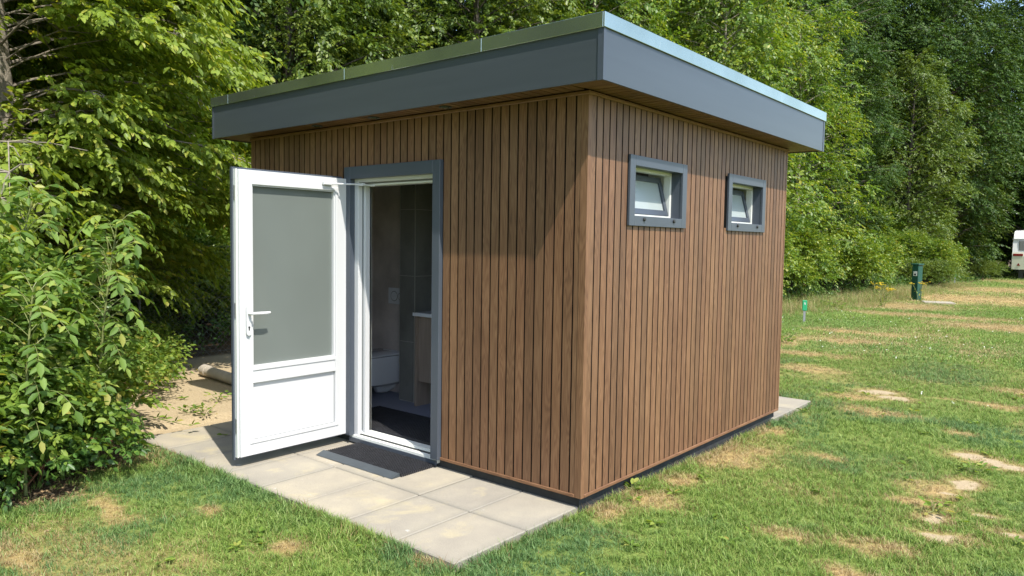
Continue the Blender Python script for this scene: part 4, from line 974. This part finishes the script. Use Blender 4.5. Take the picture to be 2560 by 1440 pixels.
# -------- wire mesh fence
fence = tag(empty('wire_fence', (-6.75, 1.0, 0)), 'grey chain link fence half overgrown behind the sandy yard', 'fence')
fm = MB(); fx = -6.75; fy0, fy1, fh = -1.6, 4.6, 1.42; s_ = .062
k = fy0-fh
cu = []
while k < fy1:
    a = max(k, fy0); b = min(k+fh, fy1)
    if b > a: cu.append((Vector((fx, a, a-k)), Vector((fx, b, b-k)))); cu.append((Vector((fx+.004, a, fh-(a-k))), Vector((fx+.004, b, fh-(b-k)))))
    k += s_*1.414
for a, b in cu: fm.tube([a, b], .0019, 4, cap=False)
fm.build('wire_mesh', M['steel'], fence)
for z in (.05, .75, 1.42): MB().tube([(fx-.004, fy0, z), (fx-.004, fy1, z)], .0022, 5).build('tension_wire', M['steel'], fence)
for y in (-1.6, .5, 2.6, 4.6): MB().tube([(fx-.03, y, -.2), (fx-.03, y, 1.5)], .02, 10).build('post', M['steel'], fence)

# -------- beige pipe on the sand
pp = tag(empty('pipe', (-5.0, .62, .03)), 'thick beige plastic pipe lying on the sand behind the open door', 'pipe')
pa, pb = gpt(506, 939), gpt(579, 963); dp_ = Vector((pb[0]-pa[0], pb[1]-pa[1], 0)); a = Vector((pa[0], pa[1], .05))+Vector((-.03, .05, 0)); b = a+dp_*2.0; b.z = .045
bm_ = MB(); bm_.tube([a, b], .058, 24); bm_.build('pipe_body', M['pipe'], pp, smooth=40)
MB().tube([a-(b-a).normalized()*.03, a+(b-a).normalized()*.08], .064, 24).build('pipe_socket', M['pipe'], pp, smooth=40)
MB().tube([a+Vector((-.16, .03, -.01)), a+Vector((-.10, .02, -.005)), a+Vector((-.06, .01, 0))], [.03, .045, .03], 10).build('pipe_cap', M['white_soft'], pp, smooth=50)

# -------- power pedestal, stakes, slab
px_, py_ = gpt(2290, 750, 0); gz_ = float(ground_z(px_, py_))
pd = tag(empty('power_pedestal', (px_, py_, gz_), R(-20)), 'dark green camping power pedestal with a white label at the wood edge', 'power pedestal')
def pmat(): return wmat(pd)
b_ = MB(); b_.prism([(-.15, -.05), (.15, -.05), (.15, 1.06), (-.15, 1.06)], 1, -.12, .12) if False else b_.box(-.098, .098, -.11, .11, -.05, 1.04, bev=.01)
b_.build('housing', M['green_box'], pd, world=False)
MB().box(-.128, .128, -.135, .135, 1.041, 1.085, bev=.012).build('cap', M['green_box'], pd, world=False)
MB().box(-.05, .06, -.1165, -.1105, .72, .86, bev=.002).build('label_plate', M['white_soft'], pd, world=False)
MB().box(-.02, .035, -.121, -.117, .74, .79, bev=.008).build('socket', M['black'], pd, world=False)
MB().box(-.085, .085, -.1145, -.1103, .12, .66).build('door', M['green_box'], pd, world=False)
sx_, sy_ = gpt(2345, 758, 0)
sb = tag(MB().box(-.38, .38, -.3, .3, -.05, .02, m=Matrix.Translation((sx_, sy_, float(ground_z(sx_, sy_))+.03)) @ Matrix.Rotation(R(20), 4, 'Z'), bev=.01).build('concrete_slab', M['paving']), 'pale square concrete slab in the grass beside the power pedestal', 'slab')
def stake(px, py, h, label):
    x, y = gpt(px, py); o = tag(empty('marker_stake', (x, y, float(ground_z(x, y))), R(25)), label, 'marker stake', 'green tagged stakes along the wood edge')
    MB().box(-.022, .022, -.014, .014, -.06, h*.55).build('post', M['grey_peg'], o, world=False)
    MB().box(-.045, .045, -.024, .024, h*.55, h, bev=.006).build('tag_head', M['green_peg'], o, world=False)
    MB().box(-.012, -.004, -.0265, -.0242, h*.82, h*.92).box(.004, .014, -.0265, -.0242, h*.80, h*.90).build('number', M['white_soft'], o, world=False)
stake(2010, 806, .46, 'short grey stake with bright green tag near the far corner of the cabin')
stake(2386, 713, .62, 'green tagged stake before the bush past the power pedestal')
stake(2502, 689, .62, 'green tagged stake beside the caravan')

# -------- caravan
cx0, cy0 = gpt(2527, 698)
cv = tag(empty('caravan', (cx0+1.05, cy0+2, 0)), 'white and beige caravan parked at the end of the lawn, cut by the picture edge', 'caravan')
W2 = 2.1; x0, x1 = cx0, cx0+W2
zb0, zw, zt0 = .52, 1.55, 2.55
def cvprof(z0, z1, bulge=0):
    return z0, z1
body = MB(); body.prism([(cy0, zb0), (cy0+4.4, zb0), (cy0+4.5, 1.2), (cy0+4.3, 1.42), (cy0-.02, 1.42), (cy0-.06, 1.2)], 0, x0, x1); body.build('lower_body', M['caravan_beige'], cv)
ub = MB(); ub.prism([(cy0-.02, 1.421), (cy0+4.3, 1.421), (cy0+4.1, 2.1), (cy0+.03, 2.1)], 0, x0+.005, x1-.005); ub.build('upper_body', M['caravan_white'], cv)
rf = MB(); rf.prism([(cy0+.03, 2.101), (cy0+4.1, 2.101), (cy0+3.7, 2.5), (cy0+3.2, zt0+.02), (cy0+.9, zt0+.02), (cy0+.35, 2.5), (cy0+.1, 2.3)], 0, x0+.03, x1-.03); rf.build('roof', M['caravan_white'], cv)
MB().box(x0-.01, x1+.01, cy0-.025, cy0+.02, 2.06, 2.11).build('trim_band', M['grey_peg'], cv)
MB().box(x0+.28, x1-.28, cy0-.035, cy0+.01, 1.50, 2.02, bev=.03).build('window', M['cv_glass'], cv)
for a in (x0+.04, x1-.54): MB().box(a, a+.44, cy0-.085, cy0-.045, 1.21, 1.34, bev=.03).build('tail_light', M['red'], cv)
for a in (x0+.22, x1-.36): MB().prism([(.72, a), (.72, a+.15), (.86, a+.075)], 1, cy0-.04, cy0-.01).build('reflector', M['red'], cv)
MB().box(x0+.62, x0+.67, cy0-.075, cy0-.061, 1.12, 1.30, m=None).box(x0+.70, x0+.75, cy0-.075, cy0-.061, 1.12, 1.30).build('stripe_mark', M['red'], cv)
MB().box(x0+.3, x1-.3, cy0+.1, cy0+4.0, .36, .519).build('chassis', M['black'], cv)
for a in (x0+.28, x1-.48):
    MB().lathe([(0, 0), (.24, 0), (.30, .02), (.31, .1), (.30, .18), (.24, .2), (0, .2)], (0, 0, 0), 22, m=Matrix.Translation((a, cy0+1.6, .30)) @ Matrix.Rotation(R(90), 4, 'Y')).build('wheel', M['tyre'], cv, smooth=40)
for a in (x0+.3, x1-.4): MB().box(a, a+.2, cy0+.15, cy0+.35, -.02, .40).build('corner_steady', M['black'], cv)

# -------- ragwort with yellow flower heads
def ragwort(px, py, h, n, label, seed):
    rs = np.random.RandomState(seed); x, y = gpt(px, py); root = tag(empty('ragwort', (x, y, float(ground_z(x, y)))), label, 'flowering plant', 'yellow flowering weeds')
    st = MB(); fl = MB(); P = []
    for k in range(n):
        bx_, by_ = rs.normal(0, .12, 2); hh = h*rs.uniform(.75, 1.1); tip = Vector((bx_*1.6, by_*1.6, hh)); st.tube([Vector((bx_*.5, by_*.5, 0)), tip*.6, tip], .006, 5)
        for j in range(7):
            c = tip+Vector((rs.normal(0, .05), rs.normal(0, .05), rs.normal(0, .02))); fl.lathe([(0, 0), (.026, .004), (.028, .012), (0, .016)], c, 8)
        for j in range(6): P.append((tip*(j/7.0)))
    st.build('stems', M['stem'], root, world=False); fl.build('flower_heads', M['yellow'], root, world=False)
    P = np.array([list(p) for p in P]); L_ = np.full(len(P), .09)
    link('foliage', leaf_mesh('foliage', [leaf_verts(P, rs.normal(0, 1, P.shape)+[0, 0, .3], rs.normal(0, .3, P.shape)+[0, 0, 1], L_, L_*.4)]), M['leaf_bramble'], root, world=False)
ragwort(2203, 765, .55, 5, 'yellow flowered weed in the tall grass between stake and pedestal', 51)
ragwort(2188, 752, .5, 3, 'small yellow flowered weed behind the larger one', 52)
ragwort(2304, 752, .55, 3, 'yellow flowered weed growing against the power pedestal', 53)

# -------- small weeds on the sand and the bramble runner across the slabs
def weed(x, y, r, n, label, seed, mat='leaf_bramble', L=.05):
    rs = np.random.RandomState(seed); root = tag(empty('weed', (x, y, 0)), label, 'weed', 'small weeds')
    th = rs.uniform(0, 6.28, n); rr = rs.uniform(.1, 1, n)*r
    P = np.column_stack([rr*np.cos(th), rr*np.sin(th), rs.uniform(.01, .6, n)*r]); D = np.column_stack([np.cos(th), np.sin(th), rs.uniform(-.1, .7, n)])
    Ls = L*rs.uniform(.6, 1.2, n)
    link('foliage', leaf_mesh('foliage', [leaf_verts(P, D, rs.normal(0, .4, (n, 3))+[0, 0, 1], Ls, Ls*.5)]), M[mat], root, world=False)
    st = MB()
    for k in range(0, n, 4): st.tube([Vector((0, 0, -.01)), Vector(P[k])], .0018, 4)
    st.build('stems', M['stem'], root, world=False)
for i, (a, b, r, n, l) in enumerate([(475, 1030, .09, 26, 'small weed rosette in the sand nearest the bramble tips'), (512, 1035, .12, 34, 'leafy weed in the middle of the sand before the pipe'), (545, 1000, .12, 30, 'wispy weed on the sand close to the door edge'), (556, 1088, .01, 3, 'tiny seedling in the joint of the slabs'),
        (1962, 855, .14, 34, 'green weed clump at the far foot of the cabin wall'), (1578, 1218, .05, 14, 'yellowish weed sprouting under the side wall'), (2430, 1180, .11, 30, 'spiky weed on the bare sandy patch in the lawn'), (2332, 1275, .08, 20, 'pale weed beside the small bare patch'), (2075, 770, .3, 60, 'big leaved weed in front of the thicket by the stake')]):
    x, y = gpt(a, b); weed(x, y, r, n, l, 60+i, L=.05 if b > 900 else .09)
rn = tag(empty('bramble_runner', (-3.3, -.8, .05)), 'thin bramble runner creeping with a few leaves over the slab corner', 'bramble runner')
rp = [Vector((*gpt(395, 1078), .10)), Vector((*gpt(425, 1082), .09)), Vector((*gpt(455, 1082), .07)), Vector((*gpt(482, 1082), .055))]
MB().tube(rp, [.0035, .003, .0025, .0015], 6).build('stem', M['stem'], rn)
P, D = [], []
for q, s in ((rp[0], .06), (rp[0].lerp(rp[1], .6), .07), (rp[1].lerp(rp[2], .5), .06), (rp[3], .045)):
    for k in (-1, 0, 1): P.append(list(q+Vector((0, 0, .01)))); D.append([.3+.4*abs(k), .8*k, .55-.3*abs(k)])
Ls = np.array([.06]*len(P)); link('foliage', leaf_mesh('foliage', [leaf_verts(np.array(P), np.array(D), np.tile([.2, -.2, 1.0], (len(P), 1)), Ls, Ls*.6)]), M['leaf_bramble'], rn)

# ------------------------------------------------------------------ grass
def tuft_mesh(name, seed, n, h, r, w, curl=.6, seg=3, heads=False):
    rs = np.random.RandomState(seed); V, F = [], []
    for k in range(n):
        th = rs.uniform(0, 6.28); rr = r*math.sqrt(rs.rand()); b = np.array([rr*math.cos(th), rr*math.sin(th), 0]); dh = rs.uniform(0, 6.28); d = np.array([math.cos(dh), math.sin(dh), 0]); sd = np.array([-d[1], d[0], 0])
        hh = h*rs.uniform(.5, 1.15); cu = curl*rs.uniform(.4, 1.4); o = len(V)
        for j in range(seg+1):
            t = j/seg; p = b+d*hh*cu*t*t*.8+np.array([0, 0, hh*(t-.28*cu*t*t)]); ww = w*(1-t**1.6)*rs.uniform(.9, 1.1)
            if j < seg: V += [p-sd*ww/2, p+sd*ww/2]
            else: V += [p]
        for j in range(seg-1): F.append((o+2*j, o+2*j+1, o+2*j+3, o+2*j+2))
        F.append((o+2*seg-2, o+2*seg-1, o+2*seg))
    me = bpy.data.meshes.new(name); me.from_pydata([tuple(v) for v in V], [], F); me.materials.append(M['blade']); return me
def scatter(name, label, cat, P, rot, sc, attrs, tufts):
    me = bpy.data.meshes.new(name); me.vertices.add(len(P)); me.vertices.foreach_set('co', P.astype(np.float32).ravel())
    def add(nm, arr, typ='FLOAT', key='value'): a = me.attributes.new(nm, typ, 'POINT'); a.data.foreach_set(key, arr.astype(np.float32).ravel())
    for k, v in attrs.items(): add(k, v)
    add('rot', rot, 'FLOAT_VECTOR', 'vector'); add('sc', sc, 'FLOAT_VECTOR', 'vector')
    ob = link(name, me, None); tag(ob, label, cat, kind='stuff')
    tc = bpy.data.collections.new(name+'_tufts')
    for i, t in enumerate(tufts): tc.objects.link(bpy.data.objects.new('%s_tuft' % name, t))
    ng = bpy.data.node_groups.new(name, 'GeometryNodeTree'); ng.interface.new_socket('Geometry', in_out='INPUT', socket_type='NodeSocketGeometry'); ng.interface.new_socket('Geometry', in_out='OUTPUT', socket_type='NodeSocketGeometry')
    gi = ng.nodes.new('NodeGroupInput'); go = ng.nodes.new('NodeGroupOutput'); ip = ng.nodes.new('GeometryNodeInstanceOnPoints'); ci = ng.nodes.new('GeometryNodeCollectionInfo')
    ci.inputs['Collection'].default_value = tc; ci.inputs['Separate Children'].default_value = True; ci.inputs['Reset Children'].default_value = True
    def named(nm, typ): n = ng.nodes.new('GeometryNodeInputNamedAttribute'); n.data_type = typ; n.inputs['Name'].default_value = nm; return n.outputs[0]
    ng.links.new(gi.outputs[0], ip.inputs['Points']); ng.links.new(ci.outputs[0], ip.inputs['Instance']); ip.inputs['Pick Instance'].default_value = True
    rv = ng.nodes.new('FunctionNodeRandomValue'); rv.data_type = 'INT'; rv.inputs['Min'].default_value = 0 if False else 0
    for s in rv.inputs:
        if s.name == 'Max' and s.type == 'INT': s.default_value = len(tufts)-1
        if s.name == 'Min' and s.type == 'INT': s.default_value = 0
    io = [s for s in rv.outputs if s.type == 'INT'][0]; ng.links.new(io, ip.inputs['Instance Index'])
    er = ng.nodes.new('FunctionNodeEulerToRotation'); ng.links.new(named('rot', 'FLOAT_VECTOR'), er.inputs[0]); ng.links.new(er.outputs[0], ip.inputs['Rotation'])
    ng.links.new(named('sc', 'FLOAT_VECTOR'), ip.inputs['Scale']); ng.links.new(ip.outputs[0], go.inputs[0])
    md = ob.modifiers.new('scatter', 'NODES'); md.node_group = ng; return ob
def off_limits(x, y, m=0.0):
    inpav = (x > PX0-m) & (x < PX1+m-.02) & (y > PY0-m+.035*vnoise(x, y, .22, 3)) & (y < .1)
    inb = (x > -W_-.02) & (x < -.02+m*.3) & (y > -.02) & (y < D_+.02)
    back = (x > -1.0) & (x < 0.0+m*.5) & (y > D_-.1) & (y < 4.03+m)
    return inpav | inb | back
def sample_ring(rs, r0, r1, dens, a0=-20, a1=94):
    A = R(a1-a0)*(r1*r1-r0*r0)/2; n = int(A*dens); th = R(90)+rs.uniform(R(a0), R(a1), n); r = np.sqrt(rs.uniform(r0*r0, r1*r1, n))
    return CAM[0]+r*np.cos(th), CAM[1]+r*np.sin(th), r
TU = [tuft_mesh('tuft_a', 1, 15, .050, .030, .0034, .7), tuft_mesh('tuft_b', 2, 14, .058, .034, .0036, .9), tuft_mesh('tuft_c', 3, 12, .045, .032, .0034, 1.1), tuft_mesh('tuft_d', 4, 16, .040, .034, .0032, .5)]
TF = [tuft_mesh('tuft_e', 5, 22, .055, .09, .008, .8, 2), tuft_mesh('tuft_f', 6, 20, .05, .10, .008, 1.0, 2)]
rs = np.random.RandomState(77)
def lawn(name, label, r0, r1, dens, tufts, smul, far=False):
    x, y, r = sample_ring(rs, r0, r1, dens)
    dry, sand, soil, tone = fields(x, y)
    keepp = ~off_limits(x, y, .004) & (rs.rand(len(x)) > sand*1.25-.2) & (rs.rand(len(x)) > soil*.97) & (x > edge_x(y)-1.2)
    x, y, r, dry, tone = x[keepp], y[keepp], r[keepp], dry[keepp], tone[keepp]
    lush = fbm(x, y, .7, 41)
    edge = np.clip(1-np.abs(x-edge_x(y))/.5, 0, 1)
    near_wall = np.exp(-np.maximum(0, x-.0)/.12)*((x > 0) & (y > 0) & (y < D_))+np.exp(-np.maximum(0, PY0-y)/.10)*((x > PX0) & (x < PX1) & (y < PY0))+np.exp(-np.maximum(0, x-PX1)/.1)*((y > PY0) & (y < 0) & (x > PX1))
    s = smul*(.62+.75*lush)*(1-.38*dry)*(1+.55*np.minimum(1, near_wall))*(1+.3*edge)*rs.uniform(.75, 1.25, len(x))
    P = np.column_stack([x, y, ground_z(x, y)-.004]); rot = np.column_stack([rs.normal(0, .22, len(x)), rs.normal(0, .22, len(x)), rs.uniform(0, 6.28, len(x))])
    hs = s*rs.uniform(.58, .98, len(x)); sc = np.column_stack([np.clip(s, .5, 1.4), np.clip(s, .5, 1.4), hs])
    return scatter(name, label, 'grass', P, rot, sc, {'dry': np.clip(dry*1.1+.06, 0, 1), 'tone': tone}, tufts)
lawn('grass', 'short summer lawn grass around the cabin', 2.4, 6.2, 1500, TU, 1.0)
lawn('grass', 'lawn grass beside the cabin', 6.2, 11.5, 620, TU, 1.15)
lawn('grass', 'lawn grass further off', 11.5, 24, 190, TF, 1.1)
lawn('grass', 'distant lawn grass', 24, 62, 18, [tuft_mesh('tuft_g', 8, 26, .06, .2, .02, .9, 2)], 1.1)
# longer untrimmed grass against the plinth and the slab edges
xs_ = np.concatenate([rs.uniform(.0, .085, 620), rs.uniform(-3.6, -.02, 620), rs.uniform(-.035, .02, 120)]); ys_ = np.concatenate([rs.uniform(.0, D_-.1, 620), rs.uniform(-1.06, -1.0, 620), rs.uniform(-1.0, .0, 120)])
ok = (fbm(xs_, ys_, .5, 61) > .42); xs_, ys_ = xs_[ok], ys_[ok]; d_, s_, q_, t_ = fields(xs_, ys_); ss_ = rs.uniform(.8, 1.5, len(xs_))*(1-.3*d_)
scatter('grass', 'longer grass along the foot of the wall and the slab edges', 'grass', np.column_stack([xs_, ys_, ground_z(xs_, ys_)-.004]), np.column_stack([rs.normal(0, .25, len(xs_)), rs.normal(0, .25, len(xs_)), rs.uniform(0, 6.28, len(xs_))]), np.column_stack([ss_*.8, ss_*.8, ss_*1.15]), {'dry': np.clip(d_*.8+.15, 0, 1), 'tone': t_}, TU[:3])
x, y, r_ = sample_ring(rs, 2.6, 12, 5, -20, 80); d_, s_, q_, t_ = fields(x, y); ok = ~off_limits(x, y, .05) & (x > edge_x(y)+.1) & (vnoise(x, y, 1.1, 71) > .52); x, y = x[ok], y[ok]; n_ = len(x)
k_ = rs.randint(5, 9, n_); ix = np.repeat(np.arange(n_), k_); th_ = rs.uniform(0, 6.28, len(ix)); Pw = np.column_stack([x[ix]+.008*np.cos(th_), y[ix]+.008*np.sin(th_), ground_z(x[ix], y[ix])+.018]); Lw = rs.uniform(.028, .06, len(ix))
wd = link('lawn_weeds', leaf_mesh('lawn_weeds', [leaf_verts(Pw, np.column_stack([np.cos(th_), np.sin(th_), rs.uniform(.05, .5, len(ix))]), rs.normal(0, .25, (len(ix), 3))+[0, 0, 1], Lw, Lw*.42)]), M['leaf_bramble']); tag(wd, 'flat rosettes of broad leaved weeds dotted through the lawn', 'weeds', kind='stuff')
# tall dry grass along the wood
TT = [tuft_mesh('tall_a', 11, 22, .42, .10, .0055, .55, 4), tuft_mesh('tall_b', 12, 18, .50, .12, .0055, .8, 4), tuft_mesh('tall_c', 13, 20, .34, .12, .006, .9, 4)]
y = rs.uniform(10.8, 34, 3000); x = edge_x(y)+rs.normal(.1, .5, len(y)); ok = (x > edge_x(y)-1.0) & (x < edge_x(y)+1.0); x, y = x[ok], y[ok]
s = rs.uniform(.45, 1.0, len(x))*(1-.35*sstep(24, 30, y)); s = s*(1-.5*sstep(.2, .9, x-edge_x(y)))
scatter('tall_grass', 'tall straw coloured grass along the foot of the thicket', 'grass', np.column_stack([x, y, ground_z(x, y)-.01]), np.column_stack([rs.normal(0, .15, len(x)), rs.normal(0, .15, len(x)), rs.uniform(0, 6.28, len(x))]), np.column_stack([s, s, s]), {'dry': np.clip(rs.uniform(.05, .85, len(x)), 0, 1), 'tone': np.zeros(len(x))}, TT)
# dead leaves and straw on the soil strip at the lawn's edge
n = 2600; y = rs.uniform(-3.2, -.95, n); x = edge_x(y)+rs.normal(-.05, .16, n); P = np.column_stack([x, y, ground_z(x, y)+.004])
LL = rs.uniform(.012, .04, n)
dl = link('leaf_litter', leaf_mesh('leaf_litter', [leaf_verts(P, rs.normal(0, 1, (n, 3))*[1, 1, .15], rs.normal(0, .3, (n, 3))+[0, 0, 1], LL, LL*.35, False)]), plain('dead_leaves', (0.27, 0.18, 0.09), .8, var=.5, scale=30)); tag(dl, 'dead leaves and straw on the bare soil by the thicket', 'leaf litter', kind='stuff')
# clover heads in the lawn
n = 1500; x, y, r_ = sample_ring(rs, 8, 22, 6, -14, 25); d_, s_, so2, t_ = fields(x, y); ok = (vnoise(x, y, 1.6, 3) > .5) & (x > edge_x(y)+.4) & ~off_limits(x, y, .1) & (d_ < .4); x, y = x[ok], y[ok]
P = np.repeat(np.column_stack([x, y, ground_z(x, y)+.045]), 2, 0); LL = np.full(len(P), .022)
cl_ = link('clover_heads', leaf_mesh('clover_heads', [leaf_verts(P, rs.normal(0, 1, P.shape)*[1, 1, .3], rs.normal(0, .5, P.shape)+[0, 0, 1], LL, LL*.9, False)]), plain('clover_white', (.62, .62, .52), .8)); tag(cl_, 'tiny white clover heads dotted through the lawn', 'clover', kind='stuff')
